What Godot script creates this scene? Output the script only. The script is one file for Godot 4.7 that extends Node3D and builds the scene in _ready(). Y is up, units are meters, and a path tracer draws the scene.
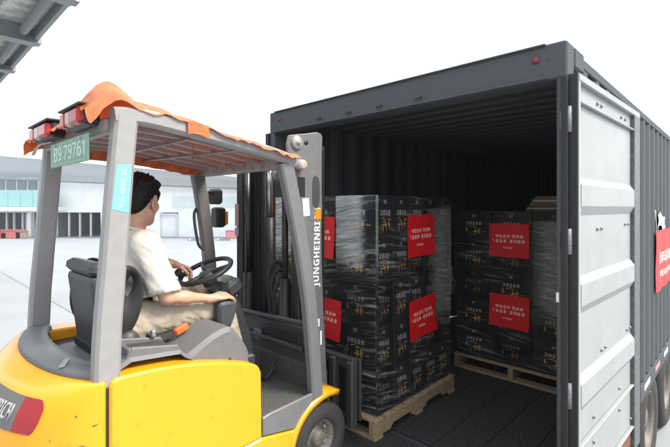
extends Node3D
# Forklift loading wrapped pallets into a shipping container backed up to a dock.
# World: container floor at y = 0, camera eye at 1.57 m. Forklift frame: u forward, y up, s to its right side.

const EYE := 1.57
var noise := FastNoiseLite.new()
var rng := RandomNumberGenerator.new()
var T := {}          # shared textures
var M := {}          # shared materials
var used := {}

# ---------------------------------------------------------------- helpers: naming
func numbered(called: String) -> String:
	if not used.has(called):
		used[called] = 0
		return called
	used[called] += 1
	return "%s_%03d" % [called, used[called]]

func tag(o: Node, label: String, category: String, group := "", kind := "") -> Node:
	o.set_meta("label", label)
	if category != "": o.set_meta("category", category)
	if group != "": o.set_meta("group", group)
	if kind != "": o.set_meta("kind", kind)
	return o

func thing(called: String, label: String, category: String, xf := Transform3D.IDENTITY, group := "") -> Node3D:
	var o := Node3D.new()
	o.name = numbered(called)
	add_child(o, true)
	o.transform = xf
	tag(o, label, category, group)
	return o

func put(called: String, mesh: Mesh, m: Material, parent: Node, xf := Transform3D.IDENTITY) -> MeshInstance3D:
	var o := MeshInstance3D.new()
	o.name = called
	o.mesh = mesh
	if m != null: o.material_override = m
	o.transform = xf
	o.cast_shadow = GeometryInstance3D.SHADOW_CASTING_SETTING_ON
	if parent == self: o.name = numbered(called)
	parent.add_child(o, true)
	return o

func structure(called: String, mesh: Mesh, m: Material, xf := Transform3D.IDENTITY) -> MeshInstance3D:
	var o := put(called, mesh, m, self, xf)
	o.set_meta("kind", "structure")
	return o

# ---------------------------------------------------------------- helpers: geometry
func begin(smooth := false) -> SurfaceTool:
	var st := SurfaceTool.new()
	st.begin(Mesh.PRIMITIVE_TRIANGLES)
	st.set_smooth_group(0 if smooth else -1)
	return st

func done(st: SurfaceTool) -> ArrayMesh:
	st.index()
	st.generate_normals()
	return st.commit()

func tri(st: SurfaceTool, a: Vector3, b: Vector3, c: Vector3) -> void:
	st.add_vertex(a); st.add_vertex(b); st.add_vertex(c)

func quad(st: SurfaceTool, a: Vector3, b: Vector3, c: Vector3, d: Vector3) -> void:
	tri(st, a, b, c); tri(st, a, c, d)

func quad_uv(st: SurfaceTool, p: Array, r: Rect2) -> void:
	# p: top-left, top-right, bottom-right, bottom-left (seen from outside)
	var uv := [r.position, r.position + Vector2(r.size.x, 0), r.position + r.size, r.position + Vector2(0, r.size.y)]
	for i in [0, 1, 2, 0, 2, 3]:
		st.set_uv(uv[i]); st.add_vertex(p[i])

# rings of equal length joined into a skin; closed: each ring closes on itself; caps: fan over first and last ring
func loft(st: SurfaceTool, rings: Array, closed := true, caps := true) -> void:
	var n: int = rings[0].size()
	for i in rings.size() - 1:
		var a: Array = rings[i]; var b: Array = rings[i + 1]
		for j in (n if closed else n - 1):
			var k := (j + 1) % n
			quad(st, a[j], a[k], b[k], b[j])
	if caps:
		for e in [0, rings.size() - 1]:
			var r: Array = rings[e]
			var c := Vector3.ZERO
			for p in r: c += p
			c /= n
			for j in n:
				if e == 0: tri(st, c, r[(j + 1) % n], r[j])
				else: tri(st, c, r[j], r[(j + 1) % n])

# box with chamfered edges, centre c, full size s, orientation b
func cbox(st: SurfaceTool, c: Vector3, s: Vector3, ch := 0.004, b := Basis.IDENTITY) -> void:
	var h := s * 0.5
	ch = minf(ch, minf(h.x, minf(h.y, h.z)) * 0.6)
	var rings := []
	for lev in [[-h.y, ch], [-h.y + ch, 0.0], [h.y - ch, 0.0], [h.y, ch]]:
		var y: float = lev[0]; var i: float = lev[1]
		var x := h.x - i; var z := h.z - i
		var q := ch
		var r := []
		for p in [Vector3(-x + q, y, -z), Vector3(x - q, y, -z), Vector3(x, y, -z + q), Vector3(x, y, z - q), Vector3(x - q, y, z), Vector3(-x + q, y, z), Vector3(-x, y, z - q), Vector3(-x, y, -z + q)]:
			r.append(c + b * p)
		rings.append(r)
	loft(st, rings)

func boxm(c: Vector3, s: Vector3, ch := 0.004, b := Basis.IDENTITY) -> ArrayMesh:
	var st := begin()
	cbox(st, c, s, ch, b)
	return done(st)

# polygon given as (u, y) pairs, extruded from s0 to s1 in the (s, y, -u) frame, edges chamfered
func side_prism(st: SurfaceTool, pts: Array, s0: float, s1: float, ch := 0.006) -> void:
	var n := pts.size()
	var inset := []
	var area := 0.0
	for i in n:
		var p: Vector2 = pts[i]; var q: Vector2 = pts[(i + 1) % n]
		area += p.cross(q)
	var sg := signf(area)
	for i in n:
		var p: Vector2 = pts[i]
		var a: Vector2 = (p - pts[(i + n - 1) % n]).normalized()
		var b: Vector2 = (pts[(i + 1) % n] - p).normalized()
		var na := Vector2(-a.y, a.x) * sg; var nb := Vector2(-b.y, b.x) * sg
		var m := (na + nb)
		var k := maxf(1.0 + na.dot(nb), 0.3)
		inset.append(p + m / k * ch)
	var rings := []
	for e in [[s0, true], [s0 + ch, false], [s1 - ch, false], [s1, true]]:
		var r := []
		for i in n:
			var p: Vector2 = inset[i] if e[1] else pts[i]
			r.append(Vector3(e[0], p.y, -p.x))
		rings.append(r)
	loft(st, rings, true, false)
	var idx := Geometry2D.triangulate_polygon(PackedVector2Array(inset))
	for e in [s0, s1]:
		for t in range(0, idx.size(), 3):
			var q := []
			for k in 3: q.append(Vector3(e, inset[idx[t + k]].y, -inset[idx[t + k]].x))
			var nn: Vector3 = (q[1] - q[0]).cross(q[2] - q[0])
			if (nn.x > 0) == (e == s1): tri(st, q[0], q[2], q[1])
			else: tri(st, q[0], q[1], q[2])

func prismm(pts: Array, s0: float, s1: float, ch := 0.006) -> ArrayMesh:
	var st := begin()
	side_prism(st, pts, s0, s1, ch)
	return done(st)

func frame_at(dir: Vector3) -> Basis:
	var y := dir.normalized()
	var x := y.cross(Vector3.UP if absf(y.y) < 0.95 else Vector3.RIGHT).normalized()
	return Basis(x, y, x.cross(y))

# tube along points; radius number or array
func tube(st: SurfaceTool, pts: Array, rad, sides := 10, caps := true) -> void:
	var rings := []
	for i in pts.size():
		var d: Vector3 = (pts[mini(i + 1, pts.size() - 1)] - pts[maxi(i - 1, 0)])
		var b := frame_at(d)
		var r: float = rad[i] if rad is Array else rad
		var ring := []
		for j in sides:
			var a := TAU * j / sides
			ring.append(pts[i] + b.x * cos(a) * r + b.z * sin(a) * r)
		rings.append(ring)
	# keep rings from twisting: reorder each ring to start nearest the last one's start
	for i in range(1, rings.size()):
		var best := 0; var bd := 1e9
		for j in sides:
			var dd: float = rings[i][j].distance_squared_to(rings[i - 1][0])
			if dd < bd: bd = dd; best = j
		rings[i] = rings[i].slice(best) + rings[i].slice(0, best)
	loft(st, rings, true, caps)

func tubem(pts: Array, rad, sides := 10) -> ArrayMesh:
	var st := begin(true)
	tube(st, pts, rad, sides)
	return done(st)

# rectangular-section bar through points with half sizes (a across s, b across the path in the u-y plane)
func bar(st: SurfaceTool, pts: Array, hw: Array, hs: float, ch := 0.01) -> void:
	var rings := []
	for i in pts.size():
		var d: Vector3 = (pts[mini(i + 1, pts.size() - 1)] - pts[maxi(i - 1, 0)]).normalized()
		var sx := Vector3(1, 0, 0)
		var q := d.cross(sx).normalized()
		var w: float = hw[i]
		var r := []
		for k in [[-hs, -w + ch], [-hs + ch, -w], [hs - ch, -w], [hs, -w + ch], [hs, w - ch], [hs - ch, w], [-hs + ch, w], [-hs, w - ch]]:
			r.append(pts[i] + sx * k[0] + q * k[1])
		rings.append(r)
	loft(st, rings)

# profile of (radius, offset along axis) turned round axis through c
func lathe(st: SurfaceTool, c: Vector3, axis: Vector3, prof: Array, segs := 28) -> void:
	var b := frame_at(axis)
	for i in prof.size() - 1:
		for j in segs:
			var q := []
			for e in [[i, j], [i, j + 1], [i + 1, j + 1], [i + 1, j]]:
				var a = TAU * (e[1] % segs) / segs
				var p: Vector2 = prof[e[0]]
				q.append(c + b.y * p.y + (b.x * cos(a) + b.z * sin(a)) * p.x)
			quad(st, q[0], q[1], q[2], q[3])

func lathem(c: Vector3, axis: Vector3, prof: Array, segs := 28, smooth := true) -> ArrayMesh:
	var st := begin(smooth)
	lathe(st, c, axis, prof, segs)
	return done(st)

func grid(st: SurfaceTool, nu: int, nv: int, fn: Callable, uv := false) -> void:
	for i in nu:
		for j in nv:
			for e in [[0, 0], [1, 0], [1, 1], [0, 0], [1, 1], [0, 1]]:
				var a := float(i + e[0]) / nu; var b := float(j + e[1]) / nv
				if uv: st.set_uv(Vector2(a, b))
				st.add_vertex(fn.call(a, b))

func arc_pts(pts: Array, steps := 6) -> Array:   # Catmull-Rom through points
	var out := []
	for i in pts.size() - 1:
		var p0 = pts[maxi(i - 1, 0)]; var p1 = pts[i]; var p2 = pts[i + 1]; var p3 = pts[mini(i + 2, pts.size() - 1)]
		for k in steps:
			out.append(p1.cubic_interpolate(p2, p0, p3, float(k) / steps))
	out.append(pts[-1])
	return out

func fp(u: float, y: float, s: float) -> Vector3: return Vector3(s, y, -u)
func cp(l: float, y: float, w: float) -> Vector3: return Vector3(-w, y, -l)

func lettering(text: String, height: float, m: Material, parent: Node, xf: Transform3D, bold := true, width := 1.0) -> MeshInstance3D:
	var t := TextMesh.new()
	var f := SystemFont.new()
	f.font_names = PackedStringArray(["Droid Sans"])
	f.font_weight = 700 if bold else 400
	t.font = f
	t.text = text
	t.font_size = 48
	t.pixel_size = height / 34.0
	t.depth = 0.0015
	t.curve_step = 4.0
	xf.basis = xf.basis * Basis.from_scale(Vector3(width, 1, 1))
	return put("lettering", t, m, parent, xf)

# ---------------------------------------------------------------- helpers: materials and textures
func lin(r: float, g: float, b: float, a := 1.0) -> Color:
	var c := Color(r, g, b, a).linear_to_srgb()
	c.a = a
	return c

func noise_tex(key: String, freq: float, lo: float, hi: float, oct := 4, seed_ := 1, bump := false, a0 := 0.25, a1 := 0.75) -> NoiseTexture2D:
	if T.has(key): return T[key]
	var n := FastNoiseLite.new()
	n.seed = seed_
	n.noise_type = FastNoiseLite.TYPE_SIMPLEX_SMOOTH
	n.frequency = freq
	n.fractal_octaves = oct
	var t := NoiseTexture2D.new()
	t.width = 512; t.height = 512
	t.seamless = true
	t.noise = n
	if bump:
		t.as_normal_map = true
		t.bump_strength = hi
	else:
		var g := Gradient.new()
		g.set_color(0, Color(lo, lo, lo)); g.set_color(1, Color(hi, hi, hi))
		g.set_offset(0, a0); g.set_offset(1, a1)
		t.color_ramp = g
	T[key] = t
	return t

# plain painted / plastic / metal surface with faint mottling
func surf(key: String, c: Color, rough: float, metal := 0.0, vary := "soft", scale := 2.0, bump := 0.0, clear := 0.0) -> StandardMaterial3D:
	if M.has(key): return M[key]
	var m := StandardMaterial3D.new()
	m.albedo_color = c
	m.roughness = rough
	m.metallic = metal
	m.uv1_triplanar = true
	m.uv1_scale = Vector3.ONE * scale
	if vary != "": m.albedo_texture = T[vary]
	if bump > 0.0:
		m.normal_enabled = true
		m.normal_texture = T["grain_bump"]
		m.normal_scale = bump
	if clear > 0.0:
		m.clearcoat_enabled = true
		m.clearcoat = clear
		m.clearcoat_roughness = 0.12
	M[key] = m
	return m

func stroke(img: Image, a: Vector2, b: Vector2, w: float, c: Color) -> void:
	var n := int(ceil(a.distance_to(b) * 1.5)) + 1
	for i in n + 1:
		var p := a.lerp(b, float(i) / n)
		var r := w * 0.5
		for y in range(int(floor(p.y - r)), int(ceil(p.y + r)) + 1):
			for x in range(int(floor(p.x - r)), int(ceil(p.x + r)) + 1):
				if x < 0 or y < 0 or x >= img.get_width() or y >= img.get_height(): continue
				var k := clampf(r + 0.5 - Vector2(x, y).distance_to(p), 0.0, 1.0)
				if k > 0.0: img.set_pixel(x, y, img.get_pixel(x, y).lerp(c, k * c.a))

# one square character made of a few strokes in box (x, y, size)
func character(img: Image, x: float, y: float, sz: float, w: float, c: Color, slant := 0.0) -> void:
	var o := Vector2(x, y)
	var sh := func(px: float, py: float) -> Vector2: return o + Vector2(px * sz - slant * (py - 0.5) * sz, py * sz)
	var kind := rng.randi_range(0, 4)
	if kind == 0:
		for k in 3: stroke(img, sh.call(0.1, 0.2 + 0.3 * k), sh.call(0.9, 0.18 + 0.3 * k), w, c)
		stroke(img, sh.call(0.5, 0.0), sh.call(0.5, 0.98), w, c)
		stroke(img, sh.call(0.45, 0.5), sh.call(0.05, 0.95), w, c)
	elif kind == 1:
		stroke(img, sh.call(0.15, 0.1), sh.call(0.1, 0.95), w, c); stroke(img, sh.call(0.0, 0.4), sh.call(0.32, 0.35), w, c)
		for k in 3: stroke(img, sh.call(0.42, 0.15 + 0.3 * k), sh.call(0.98, 0.15 + 0.3 * k), w, c)
		stroke(img, sh.call(0.44, 0.15), sh.call(0.42, 0.95), w, c); stroke(img, sh.call(0.95, 0.15), sh.call(0.95, 0.8), w, c)
	elif kind == 2:
		stroke(img, sh.call(0.5, 0.0), sh.call(0.05, 0.45), w, c); stroke(img, sh.call(0.5, 0.0), sh.call(0.98, 0.45), w, c)
		for k in 2: stroke(img, sh.call(0.2, 0.5 + 0.25 * k), sh.call(0.8, 0.5 + 0.25 * k), w, c)
		stroke(img, sh.call(0.5, 0.45), sh.call(0.5, 0.95), w, c); stroke(img, sh.call(0.1, 0.97), sh.call(0.9, 0.97), w, c)
	elif kind == 3:
		stroke(img, sh.call(0.1, 0.05), sh.call(0.2, 0.2), w, c); stroke(img, sh.call(0.05, 0.4), sh.call(0.16, 0.5), w, c); stroke(img, sh.call(0.02, 0.95), sh.call(0.25, 0.65), w, c)
		stroke(img, sh.call(0.35, 0.25), sh.call(0.97, 0.25), w, c); stroke(img, sh.call(0.65, 0.0), sh.call(0.65, 0.6), w, c)
		stroke(img, sh.call(0.4, 0.6), sh.call(0.95, 0.6), w, c); stroke(img, sh.call(0.4, 0.6), sh.call(0.45, 0.97), w, c); stroke(img, sh.call(0.92, 0.6), sh.call(0.9, 0.97), w, c)
	else:
		stroke(img, sh.call(0.05, 0.15), sh.call(0.95, 0.15), w, c); stroke(img, sh.call(0.3, 0.0), sh.call(0.3, 0.3), w, c); stroke(img, sh.call(0.7, 0.0), sh.call(0.7, 0.3), w, c)
		stroke(img, sh.call(0.2, 0.4), sh.call(0.8, 0.4), w, c); stroke(img, sh.call(0.2, 0.4), sh.call(0.2, 0.7), w, c); stroke(img, sh.call(0.8, 0.4), sh.call(0.8, 0.7), w, c)
		stroke(img, sh.call(0.2, 0.7), sh.call(0.8, 0.7), w, c); stroke(img, sh.call(0.35, 0.72), sh.call(0.1, 1.0), w, c); stroke(img, sh.call(0.62, 0.72), sh.call(0.95, 1.0), w, c)

func brush_mark(img: Image, x: float, y: float, w: float, h: float, c: Color) -> void:   # the gold brush-written name
	for k in 3:
		var bx := x + w * (k + 0.5) / 3.0
		for i in 6:
			var a := Vector2(bx + rng.randf_range(-0.13, 0.13) * w, y + rng.randf_range(0.0, 0.55) * h)
			var b := a + Vector2(rng.randf_range(-0.07, 0.09) * w, rng.randf_range(0.2, 0.5) * h)
			if i % 3 == 0: b = a + Vector2(rng.randf_range(0.1, 0.2) * w, rng.randf_range(-0.12, 0.04) * h)
			stroke(img, a, b, rng.randf_range(2.5, 6.5), c)

func make_textures() -> void:
	noise_tex("soft", 0.012, 0.965, 1.0, 5, 3)
	noise_tex("dirty", 0.02, 0.80, 1.0, 6, 7)
	noise_tex("worn", 0.035, 0.58, 1.0, 6, 11, false, 0.2, 0.55)
	noise_tex("scuff", 0.03, 0.93, 1.0, 6, 31, false, 0.10, 0.22)
	noise_tex("chunk", 0.06, 0.3, 1.0, 3, 41, false, 0.38, 0.52)
	noise_tex("fine", 0.12, 0.72, 1.0, 4, 17)
	noise_tex("grain_bump", 0.15, 0.0, 1.2, 4, 21, true)
	noise_tex("fold_bump", 0.02, 0.0, 6.0, 4, 23, true)
	# carton print: long face left, end face right, plain board below
	var img := Image.create(768, 512, false, Image.FORMAT_RGBA8)
	var board := Color(0.075, 0.075, 0.08)
	img.fill(board)
	var gold := Color(0.68, 0.55, 0.28, 0.85); var white := Color(0.64, 0.64, 0.63, 0.42)
	for k in 2: character(img, 208 + 26 * k, 22, 22, 2.6, white)
	for k in 5: character(img, 130 + 44 * k, 84, 34, 3.6, white)
	brush_mark(img, 110, 132, 262, 96, gold)
	for k in 2: character(img, 588 + 26 * k, 22, 22, 2.6, white)
	for k in 4: character(img, 536 + 44 * k, 84, 34, 3.6, white)
	brush_mark(img, 528, 134, 190, 92, Color(0.6, 0.46, 0.26, 0.75))
	T["carton"] = ImageTexture.create_from_image(img)
	# red sheet
	var r := Image.create(384, 320, false, Image.FORMAT_RGBA8)
	r.fill(Color(0.85, 0.07, 0.1))
	var cream := Color(1.0, 0.9, 0.86, 1.0)
	for k in 4: character(r, 62 + 36 * k, 104, 30, 3.4, cream)
	for k in 3: character(r, 222 + 36 * k, 104, 30, 3.4, cream)
	stroke(r, Vector2(34, 146), Vector2(48, 176), 4.0, cream)
	for k in 3: character(r, 62 + 38 * k, 150, 31, 3.4, cream)
	for k in 4: character(r, 198 + 38 * k, 150, 32, 3.6, cream)
	for k in 5: character(r, 134 + 19 * k, 222, 15, 2.2, cream)
	T["sheet"] = ImageTexture.create_from_image(r)
	var b := Image.create(512, 256, false, Image.FORMAT_RGBA8)
	b.fill(Color(0.83, 0.16, 0.16))
	for k in 6: character(b, 90 + 62 * k, 96, 50, 6.0, cream)
	for k in 8: character(b, 110 + 40 * k, 176, 28, 3.5, cream)
	T["banner"] = ImageTexture.create_from_image(b)
	# cyan sticker on the guard post
	var cy := Image.create(64, 192, false, Image.FORMAT_RGBA8)
	cy.fill(Color(0.45, 0.76, 0.76))
	for k in 3: character(cy, 18, 18 + 34 * k, 28, 3.0, Color(0.75, 0.98, 0.98, 0.28))
	for k in 2: character(cy, 20, 130 + 26 * k, 22, 2.5, Color(0.75, 0.98, 0.98, 0.28))
	T["cyan"] = ImageTexture.create_from_image(cy)
	# film: horizontal creases and milky overlaps of the stretch wrap
	var fn := FastNoiseLite.new()
	fn.seed = 5
	fn.frequency = 0.03
	fn.fractal_octaves = 4
	for v in 2:
		var fi := Image.create(512, 512, false, Image.FORMAT_RGBA8)
		var hi := Image.create(512, 512, false, Image.FORMAT_RGBA8)
		for y in 512:
			for x in 512:
				var px := x / 512.0; var py := y / 512.0
				var yy := y + x * (0.10 if v == 0 else -0.08)
				var warp := 6.0 * fn.get_noise_2d(x * 0.2, y * 0.2 + v * 300.0)
				var e := fn.get_noise_2d(x * 0.11 + v * 500.0 + warp, yy * 2.2 + warp * 2.0) * 0.5 + 0.5
				var fine := fn.get_noise_2d(x * 0.3 + v * 90.0, yy * 6.0 + warp * 5.0) * 0.5 + 0.5
				var big := fn.get_noise_2d(x * 0.13 + 90.0 + v * 70.0, y * 0.16 + 40.0) * 0.5 + 0.5
				var streak := pow(clampf((e - 0.46) * 2.6, 0.0, 1.0), 2.0) * 0.6 + pow(clampf((fine - 0.55) * 2.6, 0.0, 1.0), 2.0) * 0.8
				var al := 0.01 + 0.6 * streak * smoothstep(0.3, 0.62, big)
				# where many turns of film lie over one another it turns milky
				var mk := 0.0
				if v == 0:
					mk = smoothstep(0.655, 0.665, px + 0.012 * fine) * (1.0 - smoothstep(0.86, 0.95, px + 0.10 * (fine - 0.3))) * (1.0 - smoothstep(0.29, 0.36, py + 0.16 * (e - 0.5)))
					mk = maxf(mk, (1.0 - smoothstep(0.20, 0.27, px + 0.08 * (fine - 0.3))) * (1.0 - smoothstep(0.26, 0.34, py + 0.16 * (e - 0.5))))
					al += mk * (0.12 + 0.75 * fine * fine + 0.35 * e)
				else:
					mk = smoothstep(0.62, 0.80, px + 0.10 * (fine - 0.5)) * (1.0 - smoothstep(0.58, 0.72, py + 0.2 * (e - 0.5))) * smoothstep(0.07, 0.12, py + 0.05 * e)
					al += mk * (0.05 + 0.45 * fine)
				fi.set_pixel(x, y, Color(0.84, 0.84, 0.82, clampf(al, 0.0, 0.85)))
				var hh := clampf(0.6 * e + 0.4 * fine, 0.0, 1.0)
				hi.set_pixel(x, y, Color(hh, hh, hh))
		T["film%d" % v] = ImageTexture.create_from_image(fi)
		hi.convert(Image.FORMAT_R8)
		hi.convert(Image.FORMAT_RGBA8)
		hi.bump_map_to_normal_map(5.0)
		T["film_relief%d" % v] = ImageTexture.create_from_image(hi)

func picture(key: String, tex: String, rough := 0.5, alpha := false) -> StandardMaterial3D:
	if M.has(key): return M[key]
	var m := StandardMaterial3D.new()
	m.albedo_texture = T[tex]
	m.roughness = rough
	if alpha: m.transparency = BaseMaterial3D.TRANSPARENCY_ALPHA
	m.cull_mode = BaseMaterial3D.CULL_DISABLED
	M[key] = m
	return m

func make_materials() -> void:
	surf("yellow", lin(0.79, 0.335, 0.006), 0.38, 0.0, "scuff", 0.8, 0.0, 0.35)
	surf("mast_grey", lin(0.145, 0.145, 0.148), 0.45, 0.0, "soft", 2.0)
	surf("grey_paint", lin(0.27, 0.265, 0.26), 0.45, 0.0, "soft", 2.0, 0.0)
	surf("grey_plastic", lin(0.135, 0.136, 0.14), 0.55, 0.0, "soft", 3.0, 0.25)
	surf("dark_plastic", lin(0.045, 0.047, 0.05), 0.5, 0.0, "soft", 3.0, 0.2)
	surf("black_plastic", lin(0.018, 0.018, 0.02), 0.45, 0.0, "soft", 3.0, 0.1)
	surf("vinyl", lin(0.026, 0.0265, 0.028), 0.6, 0.0, "soft", 4.0, 0.35).metallic_specular = 0.3
	surf("mast_steel", lin(0.035, 0.032, 0.03), 0.42, 0.35, "worn", 2.5, 0.15)
	surf("carriage_steel", lin(0.065, 0.062, 0.057), 0.6, 0.2, "dirty", 4.0, 0.2)
	surf("bright_steel", lin(0.5, 0.5, 0.5), 0.25, 0.9, "soft", 3.0)
	surf("rubber", lin(0.035, 0.034, 0.033), 0.8, 0.0, "dirty", 3.0, 0.4)
	surf("rim_grey", lin(0.18, 0.16, 0.14), 0.55, 0.2, "worn", 5.0, 0.2)
	surf("floor_mat", lin(0.12, 0.12, 0.115), 0.85, 0.0, "chunk", 4.0, 0.8)
	surf("orange_tarp", lin(0.68, 0.18, 0.045), 0.5, 0.0, "dirty", 1.0, 0.0)
	M["orange_tarp"].cull_mode = BaseMaterial3D.CULL_DISABLED
	M["orange_tarp"].backlight_enabled = true
	M["orange_tarp"].backlight = lin(0.34, 0.10, 0.03)
	M["orange_tarp"].normal_enabled = true
	M["orange_tarp"].normal_texture = T["fold_bump"]
	M["orange_tarp"].normal_scale = 0.5
	surf("red_lens", lin(0.42, 0.03, 0.03), 0.25, 0.0, "soft", 3.0)
	surf("pale_lens", lin(0.5, 0.42, 0.36), 0.3, 0.0, "dirty", 5.0)
	surf("orange_lens", lin(0.8, 0.24, 0.01), 0.25, 0.0, "soft", 3.0)
	surf("green_plate", lin(0.21, 0.37, 0.29), 0.5, 0.0, "dirty", 4.0)
	surf("white_paint", lin(0.75, 0.76, 0.76), 0.5, 0.0, "soft", 1.0)
	surf("white_letters", lin(0.8, 0.8, 0.8), 0.5, 0.0, "")
	surf("pale_plate_letters", lin(0.55, 0.68, 0.6), 0.5, 0.0, "")
	surf("red_paint", lin(0.34, 0.025, 0.03), 0.45, 0.0, "soft", 2.0)
	surf("label_grey", lin(0.14, 0.135, 0.13), 0.5, 0.0, "soft", 2.0)
	surf("paper", lin(0.72, 0.72, 0.7), 0.7, 0.0, "soft", 4.0)
	surf("wrap", lin(0.42, 0.41, 0.39), 0.3, 0.0, "dirty", 8.0, 0.3)
	# container
	surf("container_paint", lin(0.078, 0.083, 0.090), 0.75, 0.0, "scuff", 0.7, 0.0).metallic_specular = 0.25
	surf("container_floor", lin(0.035, 0.032, 0.03), 0.75, 0.0, "worn", 1.6, 0.5)
	surf("door_white", lin(0.295, 0.31, 0.31), 0.5, 0.0, "soft", 0.5, 0.0)
	surf("gasket", lin(0.02, 0.019, 0.018), 0.7, 0.0, "dirty", 5.0, 0.3)
	surf("galvanised", lin(0.32, 0.32, 0.33), 0.45, 0.5, "dirty", 4.0)
	surf("rust", lin(0.2, 0.09, 0.045), 0.85, 0.0, "worn", 5.0, 0.6)
	# wood, board, surroundings
	surf("pallet_wood", lin(0.44, 0.30, 0.175), 0.8, 0.0, "dirty", 5.0, 0.0)
	for q in [["", 0.42, 0.285, 0.165]]:
		surf("board%s" % q[0], lin(q[1], q[2], q[3]), 0.8, 0.0, "worn", 1.0).uv1_scale = Vector3(0.6, 14.0, 14.0)
		surf("stringer%s" % q[0], lin(q[1] * 0.95, q[2] * 0.95, q[3] * 0.92), 0.8, 0.0, "worn", 1.0).uv1_scale = Vector3(14.0, 14.0, 0.6)
	surf("kraft", lin(0.38, 0.25, 0.15), 0.8, 0.0, "dirty", 4.0, 0.2)
	surf("concrete", lin(0.275, 0.288, 0.305), 0.85, 0.0, "soft", 0.05, 0.0)
	surf("dock_concrete", lin(0.29, 0.30, 0.315), 0.85, 0.0, "soft", 0.12, 0.0)
	surf("asphalt_mark", lin(0.2, 0.2, 0.2), 0.9, 0.0, "dirty", 1.0)
	surf("wall_white", lin(0.88, 0.89, 0.89), 0.8, 0.0, "soft", 0.15)
	surf("soffit", lin(0.62, 0.65, 0.67), 0.7, 0.0, "soft", 0.3)
	surf("roller_steel", lin(0.25, 0.26, 0.28), 0.5, 0.3, "soft", 0.5)
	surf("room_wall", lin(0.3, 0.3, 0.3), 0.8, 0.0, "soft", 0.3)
	surf("teal_glass", lin(0.34, 0.62, 0.58), 0.15, 0.0, "soft", 0.4)
	surf("window_glass", lin(0.22, 0.25, 0.27), 0.12, 0.0, "soft", 0.4)
	surf("canopy_sheet", lin(0.74, 0.74, 0.70), 0.6, 0.0, "dirty", 0.4)
	surf("canopy_steel", lin(0.26, 0.29, 0.295), 0.5, 0.2, "soft", 0.6)
	# person
	surf("skin", lin(0.52, 0.30, 0.20), 0.5, 0.0, "soft", 5.0, 0.1)
	surf("hair", lin(0.010, 0.0095, 0.0095), 0.55, 0.0, "fine", 20.0, 0.8).metallic_specular = 0.3
	surf("shirt", lin(0.60, 0.56, 0.505), 0.85, 0.0, "soft", 3.0, 0.15)
	surf("trousers", lin(0.42, 0.36, 0.28), 0.85, 0.0, "soft", 4.0, 0.2)
	surf("shoe", lin(0.05, 0.05, 0.055), 0.6, 0.0, "soft", 4.0, 0.2)
	for i in 3:
		var m := StandardMaterial3D.new()
		m.albedo_texture = T["carton"]
		var k := 0.8 + 0.2 * i
		m.albedo_color = Color(k, k, k)
		m.roughness = 0.42 + 0.06 * i
		m.metallic_specular = 0.3
		M["carton%d" % i] = m
	picture("sheet", "sheet", 0.4)
	picture("banner", "banner", 0.6)
	picture("cyan", "cyan", 0.45)
	for v in 2:
		var fm := picture("film%d" % v, "film%d" % v, 0.13, true)
		fm.normal_enabled = true
		fm.normal_texture = T["film_relief%d" % v]
		fm.normal_scale = 0.6
		fm.metallic_specular = 0.4

#SECTION_READY
func _ready() -> void:
	rng.seed = 77
	noise.seed = 9
	noise.frequency = 1.0
	# camera: eye level with the horizon a little above the middle of the frame
	var cam := Camera3D.new()
	cam.name = "camera"
	add_child(cam)
	cam.position = Vector3(0, EYE, 0)
	cam.near = 0.05
	cam.far = 600.0
	cam.projection = Camera3D.PROJECTION_FRUSTUM
	cam.size = 0.05 * 447.0 / 430.0
	cam.frustum_offset = Vector2(0, -0.05 * 15.5 / 430.0)
	cam.current = true
	# white hazy sky
	var we := WorldEnvironment.new()
	we.name = "world_environment"
	var env := Environment.new()
	var sky := Sky.new()
	var sm := ProceduralSkyMaterial.new()
	sm.sky_top_color = Color(0.86, 0.91, 0.97)
	sm.sky_horizon_color = Color(0.97, 0.98, 0.99)
	sm.sky_curve = 0.2
	sm.ground_horizon_color = Color(0.8, 0.81, 0.82)
	sm.ground_bottom_color = Color(0.5, 0.5, 0.5)
	sm.sun_angle_max = 0.0
	sky.sky_material = sm
	env.background_mode = Environment.BG_SKY
	env.sky = sky
	env.tonemap_mode = Environment.TONE_MAPPER_LINEAR
	env.tonemap_exposure = 2.45
	env.fog_enabled = true
	env.fog_density = 0.0014
	env.fog_light_color = Color(0.93, 0.95, 0.97)
	env.sdfgi_enabled = true
	env.ssao_enabled = true
	env.ssil_enabled = true
	we.environment = env
	add_child(we)
	var sun := DirectionalLight3D.new()
	sun.name = "sun"
	add_child(sun)
	sun.light_energy = 0.85
	sun.light_angular_distance = 24.0
	sun.light_color = Color(1.0, 0.97, 0.92)
	sun.shadow_enabled = true
	sun.look_at_from_position(Vector3(7.0, 8.5, 2.2), Vector3.ZERO)
	make_textures()
	make_materials()
	build_ground()
	build_warehouse()
	build_canopy()
	build_dock_wall()
	build_container()
	build_trailer()
	build_forklift()
	build_person()
	build_loads()

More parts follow.
